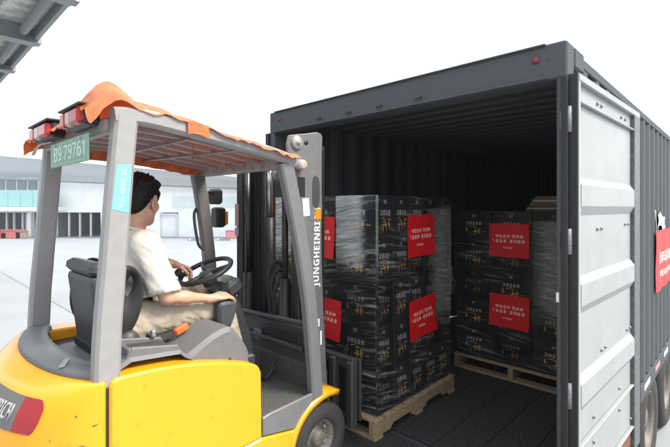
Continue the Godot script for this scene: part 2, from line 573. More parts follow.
#SECTION_SETTING
func build_ground() -> void:
	var st := begin()
	quad(st, Vector3(-250, -1.05, 60), Vector3(-250, -1.05, -300), Vector3(250, -1.05, -300), Vector3(250, -1.05, 60))
	structure("ground", done(st), M["concrete"])
	# dock: raised platform with the container backed up to it
	var d := begin()
	cbox(d, Vector3(0, -0.53, 0), Vector3(60, 1.03, 18), 0.02)
	var b := Basis(Vector3.UP, deg_to_rad(-44))
	structure("dock_floor", done(d), M["dock_concrete"], Transform3D(b, CO + b * Vector3(-6.0, 0.005, 9.42)))
	# steel edge angle of the dock and the plate that bridges to the container
	var e := begin()
	cbox(e, Vector3(-16.8, -0.075, 0.47), Vector3(28, 0.15, 0.05), 0.006)
	structure("dock_edge", done(e), M["canopy_steel"], Transform3D(b, CO))
	var p := begin()
	cbox(p, Vector3(-1.22, -0.0045, 0.21), Vector3(2.2, 0.015, 0.52), 0.004)
	structure("dock_plate", done(p), M["container_floor"], Transform3D(b, CO))

const CO := Vector3(1.166, 0, -2.199)      # right outer foot of the container opening
const FO := Vector3(-0.465, 0, -2.878)     # ground under the middle of the forklift's front axle

func build_warehouse() -> void:
	var z := -38.8
	var px := func(x: float, d: float) -> float: return (x - 335.0) / 430.0 * d
	var py := func(y: float, d: float) -> float: return EYE + (208.0 - y) / 430.0 * d
	var w := thing("warehouse_building", "long white warehouse across the yard with dark bays and grey eaves", "building", Transform3D(Basis.IDENTITY, Vector3(-22, -1.05, z)))
	var o := Vector3(-22, -1.05, z)
	var add := func(called: String, x0: float, x1: float, y0: float, y1: float, z0: float, z1: float, m: Material, parent: Node) -> MeshInstance3D:
		return put(called, boxm(Vector3((x0 + x1) / 2, (y0 + y1) / 2, (z0 + z1) / 2) - o, Vector3(absf(x1 - x0), absf(y1 - y0), absf(z1 - z0)), 0.02), m, parent)
	# wall in pieces round the bays
	var top: float = py.call(185, 38.8)
	add.call("wall", -60.0, -5.0, py.call(212.5, 38.8), top + 1.2, z - 0.6, z, M["wall_white"], w)
	add.call("wall", px.call(46.5, 38.8), px.call(54.0, 38.8), -1.05, py.call(212.5, 38.8), z - 0.6, z, M["wall_white"], w)
	add.call("wall", px.call(100.5, 38.8), px.call(160, 38.8), -1.05, py.call(212.5, 38.8), z - 0.6, z, M["wall_white"], w)
	add.call("wall", px.call(178, 38.8), -5.0, -1.05, py.call(212.5, 38.8), z - 0.6, z, M["wall_white"], w)
	add.call("bay_back", -60.0, px.call(160, 38.8), -1.05, py.call(212.5, 38.8), z - 15.2, z - 15.0, M["room_wall"], w)
	add.call("bay_ceiling", -60.0, px.call(160, 38.8), py.call(211.5, 38.8), py.call(212.3, 38.8), z - 15.0, z - 0.62, M["room_wall"], w)
	# open bays: a deep room behind thin posts
	for q in [3.5, 11, 19.6, 66.5, 77.5, 88.5]:
		add.call("bay_post", px.call(q - 0.7, 38.8), px.call(q + 0.7, 38.8), -1.05, py.call(213, 38.8), z - 0.5, z - 0.3, M["soffit"], w)
	add.call("sliding_door", px.call(19.8, 38.8), px.call(26.0, 38.8), -1.05, py.call(213.5, 38.8), z - 0.75, z - 0.65, M["soffit"], w)
	add.call("bay_partition", px.call(49.0, 38.8), px.call(51.0, 38.8), -1.05, py.call(212.4, 38.8), z - 15.0, z - 0.62, M["room_wall"], w)
	add.call("bay_partition", px.call(103.0, 38.8), px.call(105.0, 38.8), -1.05, py.call(212.4, 38.8), z - 15.0, z - 0.62, M["room_wall"], w)
	add.call("column", px.call(27.0, 38.8), px.call(31, 38.8), -1.05, py.call(212.5, 38.8), z - 0.5, z + 0.05, M["wall_white"], w)
	# pale door in the right part
	var pd: MeshInstance3D = add.call("door", px.call(160, 38.8), px.call(176.5, 38.8), -1.05, py.call(214.5, 38.8), z - 0.4, z - 0.3, M["wall_white"], w)
	put("door_frame", boxm(Vector3(px.call(177.3, 38.8), (py.call(214.5, 38.8) - 1.05) / 2, z + 0.06) - o, Vector3(0.16, py.call(214.5, 38.8) + 1.05, 0.14), 0.01), M["soffit"], pd)
	put("door_frame", boxm(Vector3(px.call(168.5, 38.8), py.call(214.0, 38.8), z + 0.06) - o, Vector3(1.6, 0.12, 0.14), 0.01), M["soffit"], pd)
	# upper windows and teal glass balustrade at the left
	for k in 6:
		var x0: float = px.call(-28 + 11.0 * k, 38.6)
		var wn: MeshInstance3D = add.call("window", x0, x0 + 0.8, py.call(189.5, 38.6), py.call(179, 38.6), z + 0.03, z + 0.1, M["window_glass"], w)
		put("window_frame", boxm(Vector3(x0 + 0.4, py.call(178.5, 38.6), z + 0.08) - o, Vector3(0.9, 0.07, 0.12), 0.01), M["wall_white"], wn)
	for k in 7:
		var x0: float = px.call(-30 + 12.5 * k, 37.5)
		add.call("balustrade_glass", x0, x0 + 1.05, py.call(206.5, 37.5), py.call(190.5, 37.5), z + 1.2, z + 1.24, M["teal_glass"], w)
	add.call("balcony_slab", -60.0, px.call(58, 37.5), py.call(211, 37.5), py.call(207, 37.5), z + 0.01, z + 1.4, M["wall_white"], w)
	for k in 3:
		var x0: float = px.call(128 + 44.0 * k, 38.6)
		add.call("window", x0, x0 + 2.2, py.call(208, 38.6), py.call(197, 38.6), z + 0.03, z + 0.08, surf("pale_glass", lin(0.66, 0.74, 0.72), 0.2, 0.0, "soft", 0.5), w)
	# sloping eaves: soffit and white fascia
	var st := begin()
	var e0 := Vector3(px.call(-60, 36.0), py.call(149, 36.0), z + 2.8)
	var e1 := Vector3(px.call(300, 36.0), py.call(181, 36.0), z + 2.8)
	var w0 := Vector3(e0.x, py.call(176, 38.6), z + 0.02); var w1 := Vector3(e1.x, py.call(190, 38.6), z + 0.02)
	quad(st, e0 - o, e1 - o, w1 - o, w0 - o)
	quad(st, e0 - o + Vector3(0, 0.3, 0), e1 - o + Vector3(0, 0.3, 0), w1 - o + Vector3(0, 1.0, -6), w0 - o + Vector3(0, 1.0, -6))
	put("soffit", done(st), M["soffit"], w)
	var dir := (e1 - e0)
	put("fascia", boxm((e0 + e1) / 2 - o + Vector3(0, 0.12, 0.1), Vector3(dir.length(), 0.5, 0.16), 0.02, Basis(Vector3.BACK, atan2(dir.y, dir.x))), M["wall_white"], w)
	put("gutter", boxm((w0 + w1) / 2 - o + Vector3(0, -0.15, 0.9), Vector3(dir.length(), 0.16, 0.2), 0.03, Basis(Vector3.BACK, atan2(w1.y - w0.y, w1.x - w0.x))), M["canopy_steel"], w)
	# goods standing in front of the bays
	var gy := -1.05
	var goods := [["goods_crate", "faded red plastic crate stack before the dark warehouse bays", "crate", -1.0, 1.6, 0.62, 0.5, lin(0.5, 0.09, 0.09)],
		["goods_crate", "small blue drum-shaped bin standing between the red crates by the bays", "bin", 7.0, 0.8, 0.5, 0.4, lin(0.12, 0.22, 0.5)],
		["goods_crate", "long low red covered bundle in front of grey bay door", "bundle", 12.5, 1.7, 0.8, 0.5, lin(0.55, 0.13, 0.12)],
		["goods_crate", "brown carton heap at the end of the red bundles", "carton", 22.0, 0.8, 0.7, 0.5, lin(0.35, 0.24, 0.2)],
		["goods_crate", "pale pink covered goods beyond the forklift's mirror across the yard", "bundle", 235.0, 1.5, 0.75, 0.5, lin(0.62, 0.26, 0.28)]]
	for g in goods:
		var x: float = px.call(g[3], 37.0)
		var t := thing(g[0], g[1], g[2], Transform3D(Basis.IDENTITY, Vector3(x, gy, -37.0)), "goods across the yard")
		var mt := surf("goods%d" % int(g[3]), g[7], 0.6, 0.0, "dirty", 1.0)
		put("box", boxm(Vector3(0, g[5] * 0.42, 0), Vector3(g[4], g[5] * 0.84, g[6]), 0.05), mt, t)
		put("lid", boxm(Vector3(0, g[5] * 0.9, 0), Vector3(g[4] * 1.06, g[5] * 0.12, g[6] * 1.1), 0.03), M["wall_white"] if g[2] == "bin" else mt, t)
	var ws := [[149.0, 161.0, "beside the driver's head"], [188.0, 203.0, "left of the grab handle"], [216.0, 230.0, "below the amber lamp on the guard post"]]
	for q in ws:
		var x0: float = px.call(q[0], 34.5); var x1: float = px.call(q[1], 34.5)
		var t := thing("wheel_stop", "low grey wheel stop on the yard, seen " + q[2], "wheel stop", Transform3D(Basis.IDENTITY, Vector3((x0 + x1) / 2, gy, -34.5)), "wheel stops in the yard")
		put("block", prismm([Vector2(-0.12, 0), Vector2(0.12, 0), Vector2(0.07, 0.16), Vector2(-0.07, 0.16)], -(x1 - x0) / 2, (x1 - x0) / 2, 0.02), M["asphalt_mark"], t)
		put("end_stripe", boxm(Vector3((x0 - x1) * 0.36, 0.1, 0), Vector3(0.12, 0.14, 0.23), 0.01), M["wall_white"], t)

func build_dock_wall() -> void:
	# the warehouse that the dock belongs to stands behind the photographer; the film and the dark paint mirror it
	var b := Basis(Vector3.UP, deg_to_rad(-44))
	var root := thing("dock_warehouse", "white warehouse front with roller doors behind the dock, facing the container", "building", Transform3D(b, CO))
	put("wall", boxm(cp(-9.3, 3.2, 4.0), Vector3(34, 6.4, 0.3), 0.02), surf("dock_wall", lin(0.5, 0.5, 0.49), 0.8, 0.0, "soft", 0.3), root)
	for k in 5:
		var dr := put("roller_door", boxm(cp(-9.12, 1.6, -8.0 + 5.4 * k), Vector3(3.4, 3.2, 0.06), 0.01), M["roller_steel"], root)
		put("door_frame", boxm(cp(-9.10, 3.28, -8.0 + 5.4 * k), Vector3(3.7, 0.16, 0.12), 0.01), M["soffit"], dr)

func build_canopy() -> void:
	# canopy roof of the next dock bay: edge gutter, beams and sheet panels seen from below
	var b := Basis(Vector3.UP, deg_to_rad(-44))
	var root := thing("dock_canopy", "grey steel canopy roof at the upper corner with round edge pipe", "canopy", Transform3D(b, CO + Vector3(0, 0, 0)))
	var h := 4.58
	for i in 4:
		for j in 3:
			put("roof_panel", boxm(cp(-1.35 - 1.62 * j, h + 0.24, 7.2 + 2.9 * i), Vector3(2.88, 0.03, 1.6), 0.006), M["canopy_sheet"], root)
	for i in 4:
		var w := 6.3 + 2.25 * i
		put("beam", boxm(cp(-3.0, h + 0.06, w), Vector3(0.12, 0.26, 4.8), 0.01), M["canopy_steel"], root)
		put("beam_flange", boxm(cp(-3.0, h - 0.08, w), Vector3(0.24, 0.016, 4.86), 0.003), M["canopy_steel"], root)
		put("bracket", boxm(cp(-0.6, h - 0.02, w), Vector3(0.2, 0.12, 0.2), 0.01), M["galvanised"], root)
	for j in 3:
		put("purlin", boxm(cp(-1.2 - 1.4 * j, h + 0.2, 11.0), Vector3(10.5, 0.05, 0.04), 0.006), M["canopy_steel"], root)
	put("edge_pipe", tubem([cp(-0.78, h + 0.07, 5.2), cp(-0.78, h + 0.07, 17.0)], 0.075, 14), M["galvanised"], root)
	put("edge_channel", boxm(cp(-0.58, h + 0.08, 11.1), Vector3(11.8, 0.22, 0.07), 0.01), M["canopy_steel"], root)
	# columns that carry it, standing well outside the picture
	for w in [12.0, 16.5]:
		put("column", boxm(cp(-4.9, h / 2, w), Vector3(0.2, h, 0.2), 0.01), M["canopy_steel"], root)
#SECTION_CONTAINER
func corrugated(length: float, y0: float, y1: float, w_out: float, w_in: float) -> ArrayMesh:
	# vertical trapezoid ribs along l from 0.16 to length
	var st := begin()
	var l := 0.14
	var pts := []
	while l < length - 0.14:
		for q in [[0.0, w_out], [0.072, w_out], [0.140, w_in], [0.210, w_in]]:
			pts.append(Vector2(minf(l + q[0], length - 0.1), q[1]))
		l += 0.278
	for i in pts.size() - 1:
		var a: Vector2 = pts[i]; var b: Vector2 = pts[i + 1]
		quad(st, cp(a.x, y1, a.y), cp(b.x, y1, b.y), cp(b.x, y0, b.y), cp(a.x, y0, a.y))
	return done(st)

func build_container() -> void:
	var b := Basis(Vector3.UP, deg_to_rad(-44))
	var root := thing("shipping_container", "dark shipping container backed up to the dock with its doors open", "container", Transform3D(b, CO))
	var LEN := 12.19
	var paint: Material = M["container_paint"]
	# floor boards run the length of the container
	var fb := begin()
	cbox(fb, Vector3.ZERO, Vector3(0.252, 0.03, LEN - 0.14), 0.003)
	var fm := done(fb)
	for i in 9:
		put("floor_board", fm, M["container_floor"], root, Transform3D(Basis.IDENTITY, cp(LEN / 2 + 0.04, -0.015, 0.19 + 0.2575 * i)))
	put("underframe", boxm(cp(LEN / 2, -0.1, 1.22), Vector3(2.28, 0.1, LEN - 0.3), 0.004), paint, root)
	put("side_wall", corrugated(LEN, 0.0, 2.37, 0.006, 0.042), M["container_paint"], root)
	put("side_lining", corrugated(LEN, 0.0, 2.37, 0.012, 0.048), M["container_paint"], root)
	put("side_wall", corrugated(LEN, 0.0, 2.37, 2.434, 2.398), M["container_paint"], root)
	put("side_lining", corrugated(LEN, 0.0, 2.37, 2.428, 2.392), M["container_paint"], root)
	for k in 2:
		var st := begin()
		var l := 0.12
		while l < LEN - 0.1:
			var q := [[0.0, 0.0], [0.09, 0.0], [0.104, -0.02], [0.195, -0.02], [0.209, 0.0]]
			for i in 4:
				var y: float = 2.398 - 0.006 * k
				var l0: float = minf(l + q[i][0], LEN - 0.05); var l1: float = minf(l + q[i + 1][0], LEN - 0.05)
				quad(st, cp(l0, y + q[i][1], 0.04), cp(l0, y + q[i][1], 2.40), cp(l1, y + q[i + 1][1], 2.40), cp(l1, y + q[i + 1][1], 0.04))
			l += 0.209
		put("roof_sheet" if k == 0 else "roof_lining", done(st), paint if k == 0 else M["container_paint"], root)
	put("end_wall", boxm(cp(LEN - 0.06, 1.15, 1.22), Vector3(2.36, 2.5, 0.05), 0.004), M["container_paint"], root)
	for w in [0.032, 2.408]:
		put("top_rail", boxm(cp(LEN / 2, 2.40, w), Vector3(0.06, 0.062, LEN - 0.36), 0.006), M["container_paint"], root)
		put("bottom_rail", boxm(cp(LEN / 2, -0.085, w), Vector3(0.058, 0.15, LEN - 0.36), 0.006), M["container_paint"], root)
	# door frame: posts, header, sill
	for w in [0.006, 2.406]:
		put("corner_post", boxm(cp(0.085, 1.08, w), Vector3(0.052 if w < 1.0 else 0.068, 2.33, 0.17), 0.008), paint, root)
	var hd := put("door_header", boxm(cp(0.058, 2.333, 1.21), Vector3(2.46, 0.19, 0.124), 0.008), paint, root)
	put("rain_lip", boxm(cp(-0.006, 2.247, 1.22), Vector3(2.28, 0.014, 0.035), 0.003), M["container_paint"], hd)
	put("roof_lip", boxm(cp(0.05, 2.424, 1.22), Vector3(2.28, 0.01, 0.14), 0.003), M["container_paint"], hd)
	put("door_sill", boxm(cp(0.06, -0.09, 1.22), Vector3(2.30, 0.13, 0.12), 0.008), paint, root)
	for w in [0.036, 2.388]:
		for y in [2.371, -0.105]:
			var cc := put("corner_casting", boxm(cp(0.22 if y > 0.0 else 0.083, y, w), Vector3(0.116, 0.118, 0.178), 0.012), paint, root)
			if y < 0.0: put("casting_hole", lathem(cp(-0.004, y, w), Vector3(0, 0, 1), [Vector2(0.028, 0.0), Vector2(0.027, 0.006), Vector2(0.02, 0.006), Vector2(0.018, -0.002), Vector2(0, -0.002)], 16, false), M["gasket"], cc)
	for q in [[0.13, 2.355], [2.30, 2.352]]:
		put("marker_lamp", lathem(cp(0.0, q[1], q[0]), Vector3(0, 0, 1), [Vector2(0.02, 0.0), Vector2(0.02, 0.01), Vector2(0.015, 0.014), Vector2(0, 0.016)], 18), surf("marker_red", lin(0.16, 0.022, 0.022), 0.5), root)
	for w in [0.86, 1.18, 1.47, 1.79]:
		var eb := put("rope_eye", tubem([cp(-0.0, 2.285, w - 0.018), cp(-0.03, 2.28, w - 0.014), cp(-0.034, 2.278, w), cp(-0.03, 2.28, w + 0.014), cp(-0.0, 2.285, w + 0.018)], 0.006, 6), M["carriage_steel"], root)
	# hinges on the near post
	for y in [2.02, 1.40, 0.62, 0.16]:
		var hg := put("hinge", boxm(cp(0.03, y, -0.018), Vector3(0.075, 0.10, 0.06), 0.006), M["galvanised"], root)
		put("hinge_pin", tubem([cp(0.0, y - 0.065, -0.03), cp(0.0, y + 0.065, -0.03)], 0.014, 10), M["galvanised"], hg)
	# doors folded back along both sides (hinged at the outer corner)
	build_door(root, 1.0, 0.0)
	build_door(root, -1.0, 2.44)
	# warning stickers and rust on the near post
	put("post_sticker", boxm(cp(-0.0012, 1.11, 0.025), Vector3(0.014, 0.05, 0.002), 0.0005), M["paper"], root)
	# reflective tape on the lower rail
	for i in 7:
		put("reflector_tape", boxm(cp(1.9 + 0.62 * i, -0.07, 0.0015), Vector3(0.003, 0.05, 0.3), 0.001), surf("tape_red", lin(0.6, 0.2, 0.18), 0.35) if i % 2 == 0 else M["paper"], root)
	# red banner tied to the side wall, and the white sheet above it
	var bn := thing("banner", "red banner with white lettering tied to the container's corrugated side", "banner", Transform3D(b, CO))
	var st := begin(true)
	grid(st, 24, 8, func(x: float, y: float) -> Vector3:
		return cp(2.93 + 1.45 * x, 1.34 - 0.62 * y, -0.012 - 0.006 * sin(x * 17.0) - 0.004 * sin(y * 7.0 + x * 5.0)), true)
	put("cloth", done(st), M["banner"], bn)
	for x in [2.95, 4.36]:
		put("cord", tubem([cp(x, 1.33, -0.014), cp(x - 0.02, 1.55, -0.006)], 0.004, 6), M["paper"], bn)
	var sh := thing("paper_notice", "crumpled white sheet stuck just above the red banner", "paper", Transform3D(b, CO))
	var s2 := begin(true)
	grid(s2, 8, 5, func(x: float, y: float) -> Vector3:
		return cp(3.1 + 0.5 * x, 1.50 - 0.14 * y + 0.03 * sin(x * 6.0), -0.008 - 0.006 * sin(x * 9.0 + y * 4.0)), true)
	put("sheet", done(s2), M["paper"], sh)

func build_door(root: Node3D, side: float, w_hinge: float) -> void:
	# side +1: near (right) door, lying outside the right wall; its inside faces away from the container
	var d := Node3D.new()
	d.name = "door"
	root.add_child(d, true)
	var W := 1.34
	var z := func(out: float) -> float: return w_hinge - side * out
	var cpd := func(l: float, y: float, out: float) -> Vector3: return cp(l, y, w_hinge - side * (out * 0.62 - 0.004 + 0.035 * l))
	var white: Material = M["door_white"]
	var frame_m: Material = surf("door_frame_grey", lin(0.13, 0.135, 0.14), 0.5, 0.1, "dirty", 2.0)
	var bxd := func(called: String, l0: float, l1: float, y0: float, y1: float, o0: float, o1: float, m: Material) -> MeshInstance3D:
		var c: Vector3 = cpd.call((l0 + l1) / 2, (y0 + y1) / 2, (o0 + o1) / 2)
		return put(called, boxm(c, Vector3(absf(o1 - o0) * 0.62, y1 - y0, l1 - l0), 0.004, Basis(Vector3.UP, -side * 0.035)), m, d)
	bxd.call("panel", 0.05, W, -0.1, 2.24, 0.055, 0.075, white)
	bxd.call("outer_skin", 0.05, W, -0.1, 2.24, 0.035, 0.052, M["container_paint"])
	bxd.call("frame_top", 0.03, W + 0.03, 2.215, 2.255, 0.04, 0.118, white)
	bxd.call("frame_hinge_side", 0.02, 0.06, -0.1, 2.252, 0.045, 0.112, white)
	bxd.call("frame_free_side", W - 0.13, W + 0.035, -0.12, 2.25, 0.04, 0.118, frame_m)
	bxd.call("gasket", 0.0, 0.018, -0.1, 2.25, 0.02, 0.118, M["gasket"])
	bxd.call("gasket", -0.02, -0.002, -0.1, 2.24, 0.0, 0.05, M["gasket"])
	bxd.call("gasket", W + 0.037, W + 0.05, -0.1, 2.25, 0.03, 0.12, M["gasket"])
	# ledges
	for y in [2.11, 0.33, 0.04]:
		bxd.call("ledge", 0.07, W - 0.02, y, y + 0.012, 0.075, 0.112, white)
	# pressed ribs, trapezoid section tapering at the ends
	for y in [1.63, 1.115, 0.60]:
		var st := begin()
		var rings := []
		for e in [[0.062, 1.0], [0.11, 1.0], [W - 0.20, 1.0], [W - 0.10, 1.0]]:
			var r := []
			for q in [[0.10, 0.0], [0.06, 0.04], [-0.05, 0.04], [-0.10, 0.0], [-0.10, -0.004], [0.10, -0.004]]:
				r.append(cpd.call(e[0], y + q[0], 0.075 + maxf(q[1], -0.01) * (e[1] if q[1] > 0.0 else 1.0)))
			rings.append(r)
		loft(st, rings)
		put("pressed_rib", done(st), white, d)
	var bm := lathem(Vector3.ZERO, Vector3(side, 0, 0), [Vector2(0.011, -0.003), Vector2(0.011, 0.006), Vector2(0.007, 0.011), Vector2(0, 0.012)], 10)
	for q in [[0.42, 2.165], [0.50, 2.165], [0.95, 2.165], [1.05, 2.165], [0.42, 1.45], [0.50, 1.45], [1.05, 1.46], [1.14, 1.46], [0.5, 0.74], [0.58, 0.74], [1.1, 0.74], [1.18, 0.74], [0.35, 0.40], [0.9, 0.40], [0.35, 0.26], [0.9, 0.26], [1.2, 0.1], [1.25, 0.1]]:
		put("bolt", bm, M["galvanised"], d, Transform3D(Basis.IDENTITY, cpd.call(q[0], q[1], 0.076)))
	# locking rods on the outside of the door and the pale strip by the free edge
	for l in [0.35, 1.0]:
		if side < 0: put("lock_rod", tubem([cpd.call(l, -0.1, 0.018), cpd.call(l, 2.25, 0.018)], 0.014, 8), M["galvanised"], d)
	bxd.call("edge_strip", W + 0.052, W + 0.085, 0.2, 2.2, 0.03, 0.10, M["white_paint"])
	if side > 0:
		bxd.call("edge_lath", W + 0.087, W + 0.11, 1.28, 1.62, 0.02, 0.10, M["kraft"])
		for y in [1.5, 1.38, 1.22, 1.08, 0.95]:
			bxd.call("edge_mark", W + 0.06, W + 0.075, y, y + 0.02, 0.1005, 0.102, M["gasket"])
		bxd.call("rust_patch", 0.9, W - 0.06, -0.09, 0.035, 0.0755, 0.079, M["rust"])

func build_trailer() -> void:
	var b := Basis(Vector3.UP, deg_to_rad(-44))
	var root := thing("trailer", "container trailer on black tyres under the shipping container", "trailer", Transform3D(b, CO + Vector3(0, -1.05, 0)))
	for w in [0.75, 1.69]:
		put("chassis_beam", boxm(cp(6.2, 0.70, w), Vector3(0.14, 0.36, 11.6), 0.01), M["container_paint"], root)
	for l in [0.5, 4.0, 8.0, 11.6]:
		put("cross_beam", boxm(cp(l, 0.83, 1.22), Vector3(2.36, 0.10, 0.14), 0.01), M["container_paint"], root)
	for l in [2.85, 4.12, 5.39]:
		put("axle", tubem([cp(l, 0.5, 0.2), cp(l, 0.5, 2.24)], 0.06, 10), M["carriage_steel"], root)
		for sd in [[0.02, 1.0], [2.42, -1.0]]:
			var wh := Node3D.new()
			wh.name = "wheel"
			root.add_child(wh, true)
			var c := cp(l, 0.5, sd[0] + sd[1] * 0.14)
			var ax := Vector3(sd[1], 0, 0)
			put("tyre", lathem(c, ax, [Vector2(0.29, 0.12), Vector2(0.33, 0.14), Vector2(0.43, 0.145), Vector2(0.475, 0.125), Vector2(0.497, 0.10), Vector2(0.5, 0.05), Vector2(0.5, -0.1), Vector2(0.45, -0.14), Vector2(0.3, -0.12)], 48), M["rubber"], wh)
			put("rim", lathem(c, ax, [Vector2(0.295, 0.125), Vector2(0.285, 0.13), Vector2(0.27, 0.10), Vector2(0.25, 0.03), Vector2(0.16, 0.01), Vector2(0.13, 0.06), Vector2(0.11, 0.10), Vector2(0.0, 0.105)], 36), M["rim_grey"], wh)
			for k in 10:
				var a := TAU * k / 10.0
				put("wheel_nut", lathem(c + Vector3(sd[1] * 0.02, 0.2 * cos(a), 0.2 * sin(a)), ax, [Vector2(0.016, -0.01), Vector2(0.016, 0.018), Vector2(0, 0.02)], 6, false), M["galvanised"], wh)
#SECTION_FORKLIFT
func cw_depth(y: float) -> float:
	var t := [[0.10, 0.30], [0.40, 0.36], [0.65, 0.335], [0.78, 0.295], [0.85, 0.25], [0.885, 0.20], [0.905, 0.15]]
	if y <= t[0][0]: return t[0][1]
	for i in t.size() - 1:
		if y <= t[i + 1][0]:
			return lerpf(t[i][1], t[i + 1][1], (y - t[i][0]) / (t[i + 1][0] - t[i][0]))
	return t[-1][1]

func cw_point(s: float, y: float, off := 0.0) -> Vector3:   # counterweight's rear surface at side offset s
	var a := acos(clampf(s / 0.55, -1.0, 1.0))
	var d := cw_depth(y)
	var n := Vector2(cos(a) / 0.55, sin(a) / d).normalized()
	return fp(-1.187 - d * sin(a) - n.y * off, y, 0.55 * cos(a) + n.x * off)

func xf_right(u: float, y: float, s: float, tilt := 0.0) -> Transform3D:   # faces the forklift's right side, reading forward
	return Transform3D(Basis(Vector3(0, 0, -1), Vector3(0, 1, 0), Vector3(1, 0, 0)) * Basis(Vector3.BACK, tilt), fp(u, y, s))

func build_forklift() -> void:
	var xf := Transform3D(Basis(Vector3.UP, deg_to_rad(-43)), FO)
	var root := thing("forklift", "yellow electric forklift carrying a wrapped pallet into the container", "forklift", xf)
	var V := func(u: float, y: float) -> Vector2: return Vector2(u, y)
	# ---- counterweight
	var st := begin(true)
	var rings := []
	for y in [0.10, 0.14, 0.40, 0.65, 0.78, 0.85, 0.87, 0.885, 0.897, 0.905]:
		var r := []
		for k in 49:
			var a := PI * k / 48.0
			var ins := 0.02 if y == 0.10 else 0.0
			r.append(fp(-1.187 - (cw_depth(y) - ins) * sin(a), y, (0.55 - ins) * cos(a)))
		r.append(fp(-1.187, y, 0.0))
		rings.append(r)
	for y in [0.9055, 0.835]:          # sunk middle under the grey tray
		var r := []
		for k in 49:
			var a := PI * k / 48.0
			r.append(fp(-1.187 - 0.075 * sin(a), y, 0.465 * cos(a)))
		r.append(fp(-1.187, y, 0.0))
		rings.append(r)
	loft(st, rings)
	var cw := put("counterweight", done(st), M["yellow"], root)
	# name plate on its rounded rear corner
	var patch := func(s0: float, s1: float, y0: float, y1: float, off: float, m: Material, called: String) -> void:
		var ps := begin(true)
		grid(ps, 26, 4, func(a: float, b: float) -> Vector3:
			var e := clampf((a - 0.75) * 4.0, 0.0, 1.0) if called == "red_panel" else 0.0
			return cw_point(lerpf(s0, s1, a), lerpf(y1 - 0.03 * e * e, y0 + 0.045 * e * e, b), off))
		put(called, done(ps), m, cw)
	patch.call(-0.42, 0.32, 0.735, 0.852, 0.003, M["label_grey"], "name_panel")
	patch.call(0.32, 0.425, 0.735, 0.852, 0.003, M["red_paint"], "red_panel")
	var tm := TextMesh.new()
	var fnt := SystemFont.new()
	fnt.font_names = PackedStringArray(["Droid Sans"])
	fnt.font_weight = 700
	tm.font = fnt; tm.text = "JUNGHEINRICH"; tm.font_size = 48; tm.pixel_size = 0.052 / 34.0; tm.depth = 0.002; tm.curve_step = 4.0
	var arr := tm.get_mesh_arrays()
	var vs: PackedVector3Array = arr[Mesh.ARRAY_VERTEX]
	var xm := -1e9
	for v in vs: xm = maxf(xm, v.x)
	var bent := PackedVector3Array()
	for v in vs: bent.append(cw_point(0.292 - (xm - v.x) * 0.6, 0.793 + v.y, 0.0055 + v.z))
	var ba := []
	ba.resize(Mesh.ARRAY_MAX)
	ba[Mesh.ARRAY_VERTEX] = bent
	ba[Mesh.ARRAY_INDEX] = arr[Mesh.ARRAY_INDEX]
	var bm := ArrayMesh.new()
	bm.add_surface_from_arrays(Mesh.PRIMITIVE_TRIANGLES, ba)
	var bst := SurfaceTool.new()
	bst.create_from(bm, 0)
	bst.generate_normals()
	put("lettering", bst.commit(), surf("faded_letters", lin(0.45, 0.45, 0.45), 0.5), cw)
	# a few chips in the paint
	for q in [[0.530, 0.685, 0.020, 0.007], [0.52, 0.80, 0.006, 0.004], [0.546, 0.755, 0.005, 0.004], [0.50, 0.60, 0.016, 0.005], [0.47, 0.72, 0.006, 0.003]]:
		var chs := begin(true)
		for k in 12:
			var ring := []
			for e in [k, k + 1]:
				var a = TAU * (e % 12) / 12.0
				var rr := 0.6 + 0.5 * absf(noise.get_noise_2d((e % 12) * 3.7, q[0] * 90.0)) * 2.0
				ring.append(cw_point(minf(q[0] + cos(a) * q[2] * 0.5 * rr, 0.549), q[1] + sin(a) * q[3] * rr + 0.3 * cos(a) * q[3], 0.0012))
			tri(chs, cw_point(q[0], q[1], 0.0014), ring[0], ring[1])
		put("paint_chip", done(chs), M["rust"], cw)
	# ---- grey rear tray round the hollow behind the seat
	st = begin(true)
	rings = []
	for k in 41:
		var a := PI * k / 40.0
		var e := Vector2(cos(a), sin(a))
		var o := func(ks: float, ku: float, y: float) -> Vector3: return fp(-1.13 - ku * e.y, y, ks * e.x)
		rings.append([o.call(0.535, 0.205, 0.900), o.call(0.533, 0.203, 0.918), o.call(0.522, 0.193, 0.934), o.call(0.45, 0.105, 0.936), o.call(0.41, 0.07, 0.924), o.call(0.40, 0.06, 0.83), o.call(0.45, 0.10, 0.82)])
	loft(st, rings, true, true)
	put("rear_tray", done(st), M["grey_plastic"], root)
	put("tray_floor", boxm(fp(-1.14, 0.842, 0), Vector3(0.88, 0.02, 0.30), 0.004), M["black_plastic"], root)
	put("caution_label", boxm(fp(-1.258, 0.9385, 0.30), Vector3(0.10, 0.003, 0.022), 0.001, Basis(Vector3.UP, -0.45)), surf("faded_label", lin(0.34, 0.34, 0.33), 0.6, 0.0, "worn", 30.0), root)
	# ---- side panels
	var top := arc_pts([Vector2(-1.172, 0.88), Vector2(-1.15, 0.908), Vector2(-1.05, 0.908), Vector2(-0.89, 0.893), Vector2(-0.70, 0.855), Vector2(-0.54, 0.808), Vector2(-0.475, 0.778), Vector2(-0.452, 0.735)], 3)
	var side := top + [Vector2(-0.448, 0.42), Vector2(-0.448, 0.41), Vector2(-1.172, 0.37), Vector2(-1.172, 0.40)]
	put("side_panel", prismm(side, 0.40, 0.552, 0.009), M["yellow"], root)
	put("side_panel", prismm(side, -0.552, -0.40, 0.009), M["yellow"], root)
	for sg in [1.0, -1.0]:
		put("panel_seal", boxm(fp(-1.1795, 0.53, 0.47 * sg), Vector3(0.145, 0.70, 0.012), 0.001), M["black_plastic"], root)
	put("chassis", boxm(fp(-0.81, 0.47, 0), Vector3(0.98, 0.70, 0.74), 0.01), M["black_plastic"], root)
